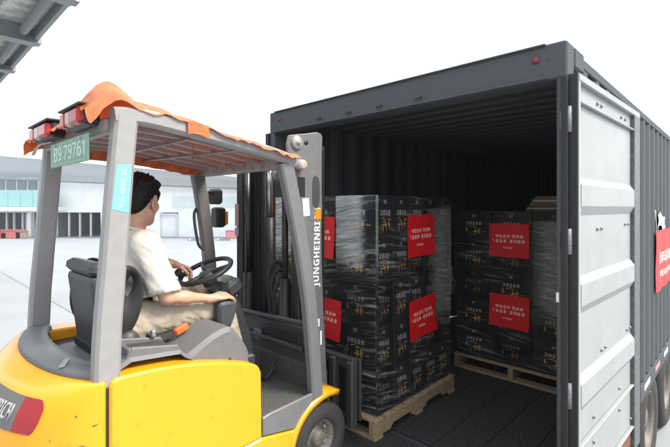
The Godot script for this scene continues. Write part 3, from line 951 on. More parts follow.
	# lower frame and front fenders
	for sg in [1.0, -1.0]:
		var a0: float = 0.40 if sg > 0 else -0.549
		var a1: float = 0.549 if sg > 0 else -0.40
		var arch := []
		for k in 10:
			var a := deg_to_rad(205.0 - 13.0 * k)
			arch.append(Vector2(0.255 * cos(a), 0.212 + 0.235 * sin(a)))
		put("lower_frame", prismm([Vector2(-1.172, 0.13), Vector2(-1.172, 0.365), Vector2(-0.448, 0.405), Vector2(-0.215, 0.36)] + [Vector2(-0.236, 0.29), Vector2(-0.252, 0.212), Vector2(-0.24, 0.13)], a0, a1, 0.01), M["yellow"], root)
		# fender arch: a curved strip over the wheel
		var fr := []
		var fs := begin(true)
		for k in 13:
			var a := deg_to_rad(178.0 - 9.4 * k)
			var d := Vector2(cos(a), sin(a))
			var rr := 0.245 + 0.02 * maxf(0.0, (k - 8) / 4.0)
			var ri := []
			for q in [[rr, a0], [rr, a1 + (0.012 if sg > 0 else 0.0)], [rr + 0.03, a1 + (0.012 if sg > 0 else 0.0)], [rr + 0.03, a0]]:
				ri.append(fp(d.x * q[0], 0.212 + d.y * q[0], q[1]))
			fr.append(ri)
		loft(fs, fr)
		put("fender", done(fs), M["yellow"], root)
		put("step_skirt", prismm([Vector2(-0.443, 0.412), Vector2(-0.443, 0.503), Vector2(-0.40, 0.512), Vector2(-0.04, 0.522), Vector2(-0.02, 0.492), Vector2(-0.09, 0.475), Vector2(-0.19, 0.40), Vector2(-0.215, 0.368)], (0.53 if sg > 0 else a0 - 0.001), (a1 + 0.001 if sg > 0 else -0.53), 0.005), M["mast_grey"], root)
	# ---- floor, front cowl
	put("floor_plate", boxm(fp(-0.24, 0.488, 0), Vector3(1.055, 0.03, 0.46), 0.004), M["floor_mat"], root)
	var cowl := put("front_cowl", boxm(fp(-0.02, 0.66, 0.0), Vector3(0.96, 0.40, 0.05), 0.012), M["dark_plastic"], root)
	put("cowl_rim", tubem(arc_pts([fp(-0.052, 0.80, -0.22), fp(-0.055, 0.862, -0.18), fp(-0.058, 0.872, 0.0), fp(-0.06, 0.885, 0.40), fp(-0.06, 0.878, 0.455), fp(-0.055, 0.60, 0.47)], 6), 0.017, 8), M["dark_plastic"], cowl)
	put("cowl_ledge", boxm(fp(-0.06, 0.735, 0.16), Vector3(0.56, 0.03, 0.04), 0.008), M["dark_plastic"], cowl)
	put("cowl_pocket", boxm(fp(-0.05, 0.785, 0.22), Vector3(0.36, 0.07, 0.012), 0.004), M["black_plastic"], cowl)
	put("socket", boxm(fp(-0.065, 0.745, 0.0), Vector3(0.07, 0.07, 0.03), 0.008), M["grey_plastic"], cowl)
	put("kick_panel", boxm(fp(-0.045, 0.57, 0.10), Vector3(0.80, 0.16, 0.008), 0.003), surf("kick_grey", lin(0.10, 0.095, 0.09), 0.6, 0.0, "dirty", 4.0), cowl)
	for s in [0.02, 0.17]:
		var pd := put("pedal", boxm(fp(-0.12, 0.55, s), Vector3(0.07, 0.012, 0.10), 0.004, Basis(Vector3.RIGHT, 0.6)), M["black_plastic"], root)
		put("pedal_arm", tubem([fp(-0.10, 0.55, s), fp(-0.05, 0.62, s)], 0.008, 6), M["carriage_steel"], pd)
	# ---- hood, consoles, tray
	put("hood", boxm(fp(-0.82, 0.80, 0), Vector3(0.60, 0.12, 0.72), 0.03), M["grey_plastic"], root)
	for sg in [1.0, -1.0]:
		var a0: float = 0.285 if sg > 0 else -0.495
		var a1: float = 0.495 if sg > 0 else -0.285
		var cs := put("console", prismm(([Vector2(-1.13, 0.80), Vector2(-1.125, 0.93), Vector2(-1.07, 0.955), Vector2(-0.85, 0.935)] if sg > 0 else [Vector2(-0.95, 0.80), Vector2(-0.945, 0.90), Vector2(-0.92, 0.92), Vector2(-0.85, 0.92)]) + [Vector2(-0.83, 0.915), Vector2(-0.50, 0.72), Vector2(-0.50, 0.70)], a0, a1, 0.015), M["grey_plastic"], root)
		if sg > 0:
			# open tray on top
			put("tray_wall", prismm([Vector2(-1.09, 0.94), Vector2(-1.06, 0.992), Vector2(-0.86, 0.958), Vector2(-0.845, 0.93)], a1 - 0.035, a1 - 0.016, 0.005), M["grey_plastic"], cs)
			put("tray_wall", prismm([Vector2(-1.09, 0.94), Vector2(-1.06, 0.992), Vector2(-0.86, 0.958), Vector2(-0.845, 0.93)], a0 + 0.01, a0 + 0.026, 0.005), M["grey_plastic"], cs)
			put("tray_wall", boxm(fp(-1.068, 0.967, 0.39), Vector3(0.17, 0.05, 0.018), 0.005), M["grey_plastic"], cs)
			put("tray_bed", boxm(fp(-0.96, 0.952, 0.39), Vector3(0.15, 0.008, 0.19), 0.002, Basis(Vector3.RIGHT, -0.09)), M["dark_plastic"], cs)
			put("latch", boxm(fp(-0.90, 0.985, 0.315), Vector3(0.02, 0.035, 0.025), 0.005), M["bright_steel"], cs)
		var hump := put("console_hump", prismm(arc_pts([Vector2(-0.82, 0.90), Vector2(-0.70, 0.962), Vector2(-0.61, 0.985), Vector2(-0.565, 0.965), Vector2(-0.49, 0.86), Vector2(-0.468, 0.78)], 4) + [Vector2(-0.466, 0.62), Vector2(-0.82, 0.72)], a0 - (0.05 if sg > 0 else 0.0), a1 - 0.004 + (0.05 if sg < 0 else 0.0), 0.02), M["grey_plastic"], root)
		put("screw", lathem(fp(-0.60, 0.83, a1 - 0.004), Vector3(1, 0, 0), [Vector2(0.008, 0), Vector2(0.007, 0.003), Vector2(0, 0.003)], 8), M["black_plastic"], hump)
	put("grip_knob", lathem(fp(-0.452, 0.72, 0.47), Vector3(0, 0, -1), [Vector2(0.022, -0.02), Vector2(0.026, 0.01), Vector2(0.02, 0.03), Vector2(0, 0.034)], 14), M["grey_paint"], root)
	put("orange_tag", boxm(fp(-0.755, 0.972, 0.30), Vector3(0.03, 0.04, 0.075), 0.008, Basis(Vector3.RIGHT, 0.35)), M["orange_tarp"], root)
	# hydraulic lever stalk under the driver's right hand
	var lv := put("lever_stalk", prismm(arc_pts([Vector2(-0.525, 0.92), Vector2(-0.53, 1.0), Vector2(-0.515, 1.058), Vector2(-0.43, 1.052), Vector2(-0.415, 1.005), Vector2(-0.45, 0.92)], 3), 0.215, 0.285, 0.014), M["dark_plastic"], root)
	for k in 3:
		put("lever", tubem([fp(-0.44, 1.035, 0.228 + 0.02 * k), fp(-0.428, 1.058, 0.228 + 0.02 * k)], 0.008, 8), M["black_plastic"], lv)
	# ---- steering column, display and wheel
	var col := put("steering_column", prismm(arc_pts([Vector2(-0.36, 1.13), Vector2(-0.30, 1.10), Vector2(-0.22, 0.96), Vector2(-0.14, 0.74), Vector2(-0.10, 0.50)], 4) + arc_pts([Vector2(-0.22, 0.50), Vector2(-0.27, 0.78), Vector2(-0.34, 0.98), Vector2(-0.40, 1.07)], 4), -0.075, 0.055, 0.02), M["dark_plastic"], root)
	var pod := put("display_pod", boxm(fp(-0.315, 1.09, 0.015), Vector3(0.20, 0.11, 0.13), 0.03, Basis(Vector3.RIGHT, 0.5)), M["dark_plastic"], col)
	put("display_screen", boxm(fp(-0.342, 1.142, 0.02), Vector3(0.13, 0.006, 0.07), 0.001, Basis(Vector3.RIGHT, 0.5)), surf("screen", lin(0.12, 0.14, 0.10), 0.15), col)
	var wc := fp(-0.445, 1.197, 0.0)
	var wn := Vector3(0, cos(0.40), sin(0.40))          # tilted towards the driver
	var wheel := Node3D.new()
	wheel.name = "steering_wheel"
	root.add_child(wheel, true)
	var wb := frame_at(wn)
	var pts := []
	for k in 41: pts.append(wc + (wb.x * cos(TAU * k / 40.0) + wb.z * sin(TAU * k / 40.0)) * 0.155)
	put("wheel_rim", tubem(pts, 0.0145, 10), M["black_plastic"], wheel)
	put("wheel_hub", lathem(wc, wn, [Vector2(0.0, 0.0), Vector2(0.04, -0.005), Vector2(0.05, -0.02), Vector2(0.042, -0.09), Vector2(0.0, -0.10)], 18), M["dark_plastic"], wheel)
	for a in [0.4, 2.5, 4.6]:
		var e: Vector3 = wc + (wb.x * cos(a) + wb.z * sin(a)) * 0.15
		put("wheel_spoke", tubem([wc - wn * 0.02, wc.lerp(e, 0.55) - wn * 0.012, e], [0.02, 0.016, 0.011], 8), M["black_plastic"], wheel)
	put("spinner_knob", lathem(fp(-0.555, 1.155, -0.085), wn, [Vector2(0.008, -0.01), Vector2(0.012, 0.015), Vector2(0.022, 0.03), Vector2(0.022, 0.05), Vector2(0.012, 0.06), Vector2(0, 0.062)], 14), M["black_plastic"], wheel)
	# ---- seat
	var seat := Node3D.new()
	seat.name = "seat"
	root.add_child(seat, true)
	put("cushion", boxm(fp(-0.83, 0.895, 0), Vector3(0.46, 0.09, 0.50), 0.035, Basis(Vector3.RIGHT, 0.03)), M["vinyl"], seat)
	st = begin(true)
	rings = []
	for q in [[0.90, -1.005, 0.18, 0.03], [0.94, -1.01, 0.205, 0.045], [1.08, -1.03, 0.215, 0.045], [1.20, -1.045, 0.21, 0.042], [1.28, -1.055, 0.19, 0.038], [1.305, -1.06, 0.15, 0.025]]:
		var r := []
		for k in 24:
			var a := TAU * k / 24.0
			var ex := signf(cos(a)) * pow(absf(cos(a)), 0.5); var ez := signf(sin(a)) * pow(absf(sin(a)), 0.7)
			r.append(fp(q[1] + q[3] * ez, q[0], q[2] * ex))
		rings.append(r)
	loft(st, rings)
	put("backrest", done(st), M["vinyl"], seat)
	put("back_shell", prismm([Vector2(-1.075, 0.91), Vector2(-1.118, 1.23), Vector2(-1.112, 1.25), Vector2(-1.06, 1.25), Vector2(-1.03, 0.90)], -0.185, 0.165, 0.012), M["dark_plastic"], seat)
	put("back_cap", boxm(fp(-1.09, 1.285, -0.01), Vector3(0.37, 0.065, 0.07), 0.024, Basis(Vector3.RIGHT, -0.12)), M["dark_plastic"], seat)
	for sg in [1.0, -1.0]:
		# hip restraint wing with a slot
		var ws := begin(true)
		var wr := []
		for k in 33:
			var a := TAU * k / 32.0
			var o := Vector2(-1.003 + 0.088 * cos(a) + 0.018 * sin(a), 1.135 + 0.168 * sin(a))
			var i := Vector2(-0.973 + 0.020 * cos(a) + 0.008 * sin(a), 1.205 + 0.048 * sin(a))
			var m := o.lerp(i, 0.5)
			var s0: float = 0.20 * sg; var s1: float = 0.255 * sg
			wr.append([fp(o.x, o.y, lerpf(s0, s1, 0.3)), fp(o.x, o.y, lerpf(s0, s1, 0.7)), fp(o.lerp(i, 0.15).x, o.lerp(i, 0.15).y, s1), fp(m.x, m.y, lerpf(s0, s1, 0.85)), fp(i.x, i.y, lerpf(s0, s1, 0.6)), fp(i.x, i.y, lerpf(s0, s1, 0.3)), fp(m.x, m.y, s0)])
		loft(ws, wr, true, false)
		put("seat_wing", done(ws), M["vinyl"], seat)
		put("wing_hub", lathem(fp(-0.985, 0.955, 0.24 * sg), Vector3(sg, 0, 0), [Vector2(0.045, -0.02), Vector2(0.05, 0.0), Vector2(0.045, 0.03), Vector2(0, 0.034)], 18), M["dark_plastic"], seat)
	put("belt_buckle", boxm(fp(-0.90, 0.955, 0.275), Vector3(0.02, 0.05, 0.03), 0.006), M["black_plastic"], seat)
	# ---- wheels
	for q in [[0.0, 0.44, 0.212, 1.0, 0.10], [0.0, -0.44, 0.212, -1.0, 0.10], [-1.16, 0.40, 0.19, 1.0, 0.08], [-1.16, -0.40, 0.19, -1.0, 0.08]]:
		var wh := Node3D.new()
		wh.name = "wheel"
		root.add_child(wh, true)
		var c := fp(q[0], q[2], q[1]); var ax := Vector3(q[3], 0, 0); var r: float = q[2]; var hw: float = q[4]
		put("tyre", lathem(c, ax, [Vector2(r * 0.52, hw * 0.75), Vector2(r * 0.56, hw * 0.92), Vector2(r * 0.66, hw), Vector2(r * 0.80, hw), Vector2(r * 0.83, hw * 0.96), Vector2(r * 0.94, hw * 0.93), Vector2(r * 0.99, hw * 0.8), Vector2(r, hw * 0.5), Vector2(r, -hw * 0.6), Vector2(r * 0.93, -hw), Vector2(r * 0.5, -hw)], 48), M["rubber"], wh)
		put("rim", lathem(c, ax, [Vector2(r * 0.53, hw * 0.78), Vector2(r * 0.49, hw * 0.8), Vector2(r * 0.46, hw * 0.45), Vector2(r * 0.30, hw * 0.35), Vector2(r * 0.22, hw * 0.5), Vector2(r * 0.2, hw * 0.75), Vector2(r * 0.16, hw * 0.8), Vector2(0, hw * 0.8)], 36), M["rim_grey"], wh)
		for k in 5:
			var a := TAU * k / 5.0 + 0.3
			put("wheel_nut", lathem(c + Vector3(q[3] * hw * 0.36, r * 0.37 * cos(a), r * 0.37 * sin(a)), ax, [Vector2(0.013, -0.005), Vector2(0.013, 0.016), Vector2(0.006, 0.022), Vector2(0, 0.022)], 6, false), M["galvanised"], wh)
	put("front_axle", tubem([fp(0, 0.212, -0.36), fp(0, 0.212, 0.36)], 0.06, 10), M["mast_steel"], root)
	build_guard(root)
	build_mast(root)

func build_guard(root: Node3D) -> void:
	for sg in [1.0, -1.0]:
		var st := begin()
		bar(st, arc_pts([fp(-1.172, 0.875, 0.50 * sg), fp(-1.163, 1.10, 0.50 * sg), fp(-1.148, 1.30, 0.50 * sg), fp(-1.122, 1.65, 0.50 * sg), fp(-1.098, 1.935, 0.50 * sg)], 4), [0.048, 0.048, 0.048, 0.048, 0.047, 0.047, 0.047, 0.047, 0.046, 0.046, 0.046, 0.046, 0.046, 0.045, 0.045, 0.045, 0.045], 0.034, 0.012)
		var rp := put("rear_post", done(st), M["grey_paint"], root)
		if sg > 0:
			# cyan sticker on its outer face
			var s2 := begin()
			var o := Vector3(0.5355, 1.645, 0)
			var dy := 0.095
			quad_uv(s2, [fp(-1.142, 1.645 + dy, 0.5355), fp(-1.085, 1.65 + dy, 0.5355), fp(-1.098, 1.645 - dy, 0.5355), fp(-1.160, 1.645 - dy + 0.015, 0.5355)], Rect2(0, 0, 1, 1))
			put("cyan_sticker", done(s2), M["cyan"], rp)
		st = begin()
		var fpts := arc_pts([fp(-0.052, 0.49, 0.53 * sg), fp(-0.075, 0.80, 0.525 * sg), fp(-0.105, 1.10, 0.518 * sg), fp(-0.15, 1.40, 0.50 * sg), fp(-0.20, 1.66, 0.482 * sg), fp(-0.236, 1.82, 0.472 * sg)], 4)
		var hw := []
		for i in fpts.size(): hw.append(lerpf(0.042, 0.048, float(i) / fpts.size()))
		bar(st, fpts, hw, 0.028, 0.01)
		put("front_post", done(st), M["mast_grey"], root)
		st = begin()
		var rpts := arc_pts([fp(-1.145, 1.935, 0.50 * sg), fp(-1.02, 1.945, 0.498 * sg), fp(-0.75, 1.918, 0.488 * sg), fp(-0.40, 1.872, 0.475 * sg), fp(-0.24, 1.845, 0.47 * sg), fp(-0.165, 1.825, 0.468 * sg)], 4)
		var h2 := []
		for i in rpts.size(): h2.append(0.032)
		bar(st, rpts, h2, 0.032, 0.01)
		put("roof_rail", done(st), M["grey_paint"], root)
	var rear := put("rear_beam", boxm(fp(-1.135, 1.905, 0), Vector3(0.93, 0.06, 0.05), 0.01), M["grey_paint"], root)
	put("front_beam", boxm(fp(-0.20, 1.825, 0), Vector3(0.90, 0.07, 0.06), 0.012), surf("beam_pale", lin(0.33, 0.32, 0.30), 0.5, 0.0, "dirty", 1.5), root)
	# lengthwise roof bars
	for k in 6:
		var s := -0.375 + 0.15 * k
		var st := begin()
		bar(st, [fp(-1.11, 1.922, s), fp(-0.75, 1.905, s), fp(-0.40, 1.862, s), fp(-0.23, 1.838, s)], [0.012, 0.012, 0.012, 0.012], 0.013, 0.003)
		put("roof_bar", done(st), M["grey_paint"], root)
	put("cross_rod", tubem([fp(-0.80, 1.885, -0.46), fp(-0.80, 1.885, 0.46)], 0.008, 8), M["galvanised"], root)
	put("cross_rod", tubem([fp(-0.62, 1.872, -0.46), fp(-0.52, 1.862, 0.46)], 0.008, 8), M["galvanised"], root)
	# torn orange tarpaulin laid over the roof
	var tarp := begin(true)
	var ty := func(u: float, s: float) -> float:
		var y := 1.975 if u < -0.95 else lerpf(1.975, 1.868, (u + 0.95) / 0.75)
		var hump := maxf(0.0, 1.0 - absf(u + 1.11) / 0.14 - absf(s - 0.32) / 0.34) * 0.082
		var ridge := maxf(0.0, 1.0 - absf(s - 0.38) / 0.14) * 0.06 * smoothstep(-0.5, -1.0, u)
		return y + hump + ridge + 0.012 * noise.get_noise_2d(u * 6.0, s * 6.0) + 0.016 * (0.5 - absf(noise.get_noise_2d(u * 9.0 + s * 5.0, s * 8.0 - u * 4.0)))
	grid(tarp, 48, 44, func(a: float, b: float) -> Vector3:
		var u := lerpf(-1.235, -0.16, a) + 0.012 * noise.get_noise_2d(b * 9.0, 3.0)
		var s := lerpf(-0.60, 0.56, b)
		var y: float = ty.call(u, clampf(s, -0.5, 0.5))
		if s < -0.505:
			y -= (absf(s) - 0.505) * 0.85
			s = -0.505 - (absf(s) - 0.505) * 0.25
		if s > 0.50:
			y -= (s - 0.50) * (0.45 + 0.3 * noise.get_noise_2d(u * 7.0, 9.0))
			s = 0.50 + (s - 0.50) * 0.6
		if u < -1.17: y -= (-1.17 - u) * (0.9 + 0.6 * noise.get_noise_2d(s * 9.0, 4.0))
		return fp(u, y, s))
	var tp := thing("tarpaulin", "torn orange tarpaulin laid over the forklift's overhead guard", "tarpaulin", Transform3D(Basis(Vector3.UP, deg_to_rad(-43)), FO))
	put("sheet", done(tarp), M["orange_tarp"], tp)
	# hanging strips: far side flap, short torn flap on the near rail, rags tied to the rods
	var strip := func(called: String, p: Array, w: Vector3) -> void:
		var s := begin(true)
		for i in p.size() - 1:
			quad(s, p[i], p[i + 1], p[i + 1] + w, p[i] + w)
			quad(s, p[i] + Vector3(0, 0, 0.003), p[i] + w + Vector3(0, 0, 0.003), p[i + 1] + w + Vector3(0, 0, 0.003), p[i + 1] + Vector3(0, 0, 0.003))
		put(called, done(s), M["orange_tarp"], tp)
	strip.call("far_flap", arc_pts([fp(-1.10, 1.90, -0.44), fp(-0.8, 1.897, -0.45), fp(-0.5, 1.872, -0.44), fp(-0.24, 1.845, -0.43)], 4), Vector3(0, -0.05, 0))
	strip.call("near_flap", arc_pts([fp(-0.84, 1.952, 0.533), fp(-0.80, 1.955, 0.54), fp(-0.74, 1.942, 0.535)], 4), Vector3(0.004, -0.055, 0))
	strip.call("rag", arc_pts([fp(-0.70, 1.885, 0.30), fp(-0.69, 1.86, 0.31), fp(-0.69, 1.80, 0.30)], 3), Vector3(0.02, 0.01, 0.012))
	strip.call("rag", arc_pts([fp(-0.34, 1.86, -0.02), fp(-0.33, 1.83, 0.02), fp(-0.34, 1.80, 0.06)], 3), Vector3(0.02, 0.02, 0.012))
	# rear lamp clusters and number plate
	for q in [[0.27, 0.26], [-0.23, 0.34]]:
		var lc := Node3D.new()
		lc.name = "tail_lamp"
		root.add_child(lc, true)
		var s: float = q[0]; var w: float = q[1]
		put("housing", boxm(fp(-1.185, 1.945, s), Vector3(w, 0.075, 0.06), 0.008), M["black_plastic"], lc)
		put("visor", boxm(fp(-1.198, 1.988, s), Vector3(w + 0.02, 0.010, 0.085), 0.004), M["black_plastic"], lc)
		put("red_lens", boxm(fp(-1.222, 1.945, s + w * 0.26), Vector3(w * 0.40, 0.066, 0.035), 0.012), M["red_lens"], lc)
		put("pale_lens", boxm(fp(-1.222, 1.945, s - w * 0.08), Vector3(w * 0.26, 0.066, 0.03), 0.01), M["pale_lens"], lc)
		put("red_lens", boxm(fp(-1.222, 1.945, s - w * 0.36), Vector3(w * 0.26, 0.066, 0.03), 0.01), M["red_lens"], lc)
	var pb := Basis(Vector3.RIGHT, 0.0)
	var plate := put("number_plate", boxm(fp(-1.205, 1.815, 0.155), Vector3(0.53, 0.112, 0.006), 0.002), M["green_plate"], root)
	lettering("B9 79761", 0.062, M["pale_plate_letters"], plate, Transform3D(Basis.IDENTITY, fp(-1.209, 1.815, 0.175)), false, 1.25)
	for s in [-0.02, 0.33]:
		put("plate_screw", lathem(fp(-1.208, 1.858, s), Vector3(0, 0, 1), [Vector2(0.007, 0), Vector2(0.006, 0.003), Vector2(0, 0.003)], 8), M["galvanised"], plate)
	put("tangled_wire", tubem(arc_pts([fp(-1.18, 1.93, -0.40), fp(-1.21, 1.86, -0.44), fp(-1.22, 1.85, -0.36), fp(-1.21, 1.89, -0.30), fp(-1.18, 1.90, -0.2)], 5), 0.005, 6), M["pale_lens"], root)
	# far-side mirror, indicator and grab handle
	var mr := put("mirror", boxm(fp(-0.045, 1.655, -0.55), Vector3(0.11, 0.115, 0.05), 0.02, Basis(Vector3.UP, 0.5)), M["black_plastic"], root)
	put("mirror_arm", tubem([fp(-0.19, 1.68, -0.49), fp(-0.10, 1.69, -0.53), fp(-0.05, 1.66, -0.55)], 0.009, 6), M["black_plastic"], mr)
	put("mirror_glass", boxm(fp(-0.018, 1.655, -0.568), Vector3(0.085, 0.09, 0.004), 0.001, Basis(Vector3.UP, 0.5)), M["bright_steel"], mr)
	var lamp := put("work_lamp", boxm(fp(-0.03, 1.50, -0.53), Vector3(0.09, 0.15, 0.08), 0.012), M["black_plastic"], root)
	put("amber_lens", boxm(fp(0.022, 1.495, -0.53), Vector3(0.075, 0.105, 0.03), 0.012), M["orange_lens"], lamp)
	put("grab_handle", tubem(arc_pts([fp(-0.17, 1.61, -0.485), fp(-0.225, 1.565, -0.50), fp(-0.243, 1.51, -0.50), fp(-0.222, 1.36, -0.50), fp(-0.19, 1.285, -0.50), fp(-0.09, 1.25, -0.49)], 5), 0.011, 8), M["dark_plastic"], root)

func build_mast(root: Node3D) -> void:
	var steel: Material = M["mast_steel"]
	var mast := Node3D.new()
	mast.name = "mast"
	root.add_child(mast, true)
	for sg in [1.0, -1.0]:
		# outer and inner channel of each side
		for q in [[0.06, 0.30, 0.13, 1.93, 0.10], [0.205, 0.262, 0.13, 1.98, 0.08]]:
			var s0: float = q[1] * sg
			put("channel_web", boxm(fp(q[0], (q[3] + 0.12) / 2, s0 + 0.02 * sg), Vector3(0.02, q[3] - 0.12, q[2]), 0.004), steel, mast)
			for e in [-0.5, 0.5]:
				put("channel_flange", boxm(fp(q[0] + e * (q[2] - 0.02), (q[3] + 0.12) / 2, s0 - 0.015 * sg), Vector3(0.05, q[3] - 0.12, 0.02), 0.004), steel, mast)
		# lift cylinders with bright rods
		put("lift_cylinder", tubem([fp(0.0, 0.15, 0.20 * sg), fp(0.0, 1.12, 0.20 * sg)], 0.034, 14), steel, mast)
		put("lift_rod", tubem([fp(0.0, 1.12, 0.20 * sg), fp(0.0, 1.86, 0.20 * sg)], 0.021, 12), surf("rod", lin(0.06, 0.058, 0.055), 0.25, 0.7), mast)
		put("lift_chain", boxm(fp(0.12, 1.15, 0.17 * sg), Vector3(0.03, 1.5, 0.014), 0.003), M["carriage_steel"], mast)
	for y in [0.20, 0.78, 1.90]:
		put("cross_member", boxm(fp(0.10, y, 0), Vector3(0.60, 0.09 if y < 1.5 else 0.07, 0.05), 0.01), steel, mast)
	put("centre_cylinder", tubem([fp(0.16, 0.2, -0.16), fp(0.16, 1.5, -0.16)], 0.045, 16), steel, mast)
	put("centre_rod", tubem([fp(0.16, 1.5, -0.16), fp(0.16, 1.95, -0.16)], 0.028, 14), M["bright_steel"], mast)
	# hoses
	for k in 4:
		var s := 0.05 + 0.035 * k
		put("hose", tubem(arc_pts([fp(0.02, 0.35, s), fp(0.0, 0.9, s + 0.01 * sin(k * 2.0)), fp(-0.02, 1.12 - 0.05 * k, s), fp(0.02, 1.21 - 0.05 * k, s + 0.02), fp(0.09, 1.14 - 0.05 * k, s + 0.03), fp(0.12, 0.8, s + 0.02)], 5), 0.013, 8), M["rubber"], mast)
	# labels on the channel
	put("warning_label", boxm(fp(-0.0065, 1.52, -0.325), Vector3(0.045, 0.16, 0.002), 0.0005), surf("label_pink", lin(0.55, 0.35, 0.33), 0.5, 0.0, "worn", 20.0), mast)
	put("warning_label", boxm(fp(-0.0065, 1.40, -0.325), Vector3(0.045, 0.06, 0.002), 0.0005), surf("label_blue", lin(0.35, 0.42, 0.5), 0.5, 0.0, "worn", 20.0), mast)
	put("top_sheave", lathem(fp(0.10, 1.80, 0.02), Vector3(1, 0, 0), [Vector2(0.0, 0.02), Vector2(0.035, 0.02), Vector2(0.06, 0.016), Vector2(0.05, 0.0), Vector2(0.06, -0.016), Vector2(0.0, -0.02)], 22), M["galvanised"], mast)
	# grey side plate with the maker's name
	var plate := put("side_plate", prismm(arc_pts([Vector2(-0.10, 2.005), Vector2(0.03, 2.03), Vector2(0.172, 2.045), Vector2(0.178, 1.90), Vector2(0.178, 1.235), Vector2(0.215, 0.60), Vector2(0.24, 0.33)], 3) + [Vector2(0.06, 0.33), Vector2(0.03, 0.8), Vector2(-0.02, 1.3), Vector2(-0.10, 1.80), Vector2(-0.115, 1.95)], 0.335, 0.358, 0.006), M["mast_grey"], root)
	lettering("JUNGHEINRICH", 0.048, M["white_letters"], plate, Transform3D(Basis(Vector3(0.0, 0.9995, -0.03), Vector3(0, -0.03, -0.9995) * -1.0, Vector3(1, 0, 0)), fp(0.128, 1.327, 0.3595)), true, 1.0)
	put("slot", prismm(arc_pts([Vector2(0.085, 1.59), Vector2(0.085, 1.74), Vector2(0.115, 1.775), Vector2(0.15, 1.74), Vector2(0.15, 1.60), Vector2(0.12, 1.56)], 3), 0.352, 0.361, 0.002), M["dark_plastic"], plate)
	put("bracket", prismm(arc_pts([Vector2(0.055, 1.50), Vector2(0.055, 1.76), Vector2(0.11, 1.80), Vector2(0.165, 1.76), Vector2(0.175, 1.50), Vector2(0.12, 1.47)], 3), 0.338, 0.360, 0.004), M["mast_grey"], plate)
	put("amber_marker", boxm(fp(0.135, 1.53, 0.362), Vector3(0.012, 0.07, 0.045), 0.005), M["orange_lens"], plate)
	put("white_label", boxm(fp(0.035, 1.575, 0.3595), Vector3(0.002, 0.11, 0.055), 0.0005, Basis(Vector3.RIGHT, 0.1)), M["paper"], plate)
	put("pulley_cap", lathem(fp(-0.045, 1.965, 0.357), Vector3(1, 0, 0), [Vector2(0.042, 0.0), Vector2(0.042, 0.012), Vector2(0.034, 0.018), Vector2(0.014, 0.018), Vector2(0.012, 0.026), Vector2(0, 0.026)], 22), M["grey_paint"], plate)
	put("plate_hole", lathem(fp(0.035, 1.975, 0.357), Vector3(1, 0, 0), [Vector2(0.017, 0.0), Vector2(0.016, 0.0035), Vector2(0, 0.0035)], 14), M["black_plastic"], plate)
	put("roller", lathem(fp(-0.03, 1.83, 0.357), Vector3(1, 0, 0), [Vector2(0.03, 0.0), Vector2(0.034, 0.02), Vector2(0.03, 0.05), Vector2(0.012, 0.052), Vector2(0, 0.052)], 18), M["pale_lens"], plate)
	put("dark_recess", boxm(fp(-0.005, 1.70, 0.359), Vector3(0.006, 0.12, 0.06), 0.002), M["black_plastic"], plate)
	for q in [[0.84, 0.05, -0.008], [0.74, 0.09, 0.012]]:
		put("white_mark", boxm(fp(0.152 + q[2], q[0], 0.3595), Vector3(0.002, q[1], 0.016), 0.0005), M["white_letters"], plate)
	# ---- carriage and forks
	var car: Material = M["carriage_steel"]
	var cg := Node3D.new()
	cg.name = "fork_carriage"
	root.add_child(cg, true)
	for y in [0.14, 0.53]:
		put("carriage_bar", boxm(fp(0.40, y, 0), Vector3(0.90, 0.075, 0.05), 0.008), car, cg)
	for s in [-0.43, -0.27, 0.27, 0.43]:
		put("carriage_upright", boxm(fp(0.385, 0.33, s), Vector3(0.055, 0.44, 0.06), 0.01), car, cg)
	for s in [-0.43, 0.43]:
		put("backrest_post", boxm(fp(0.455, 0.34, s), Vector3(0.045, 0.42, 0.02), 0.006), car, cg)
	for s in [0.33, -0.33]:
		put("tilt_link", tubem(arc_pts([fp(0.20, 0.36, s), fp(0.27, 0.24, s), fp(0.36, 0.20, s)], 4), 0.022, 8), car, cg)
	for s in [0.27, -0.27]:
		put("fork", prismm([Vector2(0.44, 0.60), Vector2(0.475, 0.60), Vector2(0.478, 0.105), Vector2(0.60, 0.098), Vector2(1.48, 0.085), Vector2(1.50, 0.075), Vector2(1.45, 0.068), Vector2(0.47, 0.062), Vector2(0.44, 0.085)], s - 0.05, s + 0.05, 0.004), M["mast_steel"], cg)
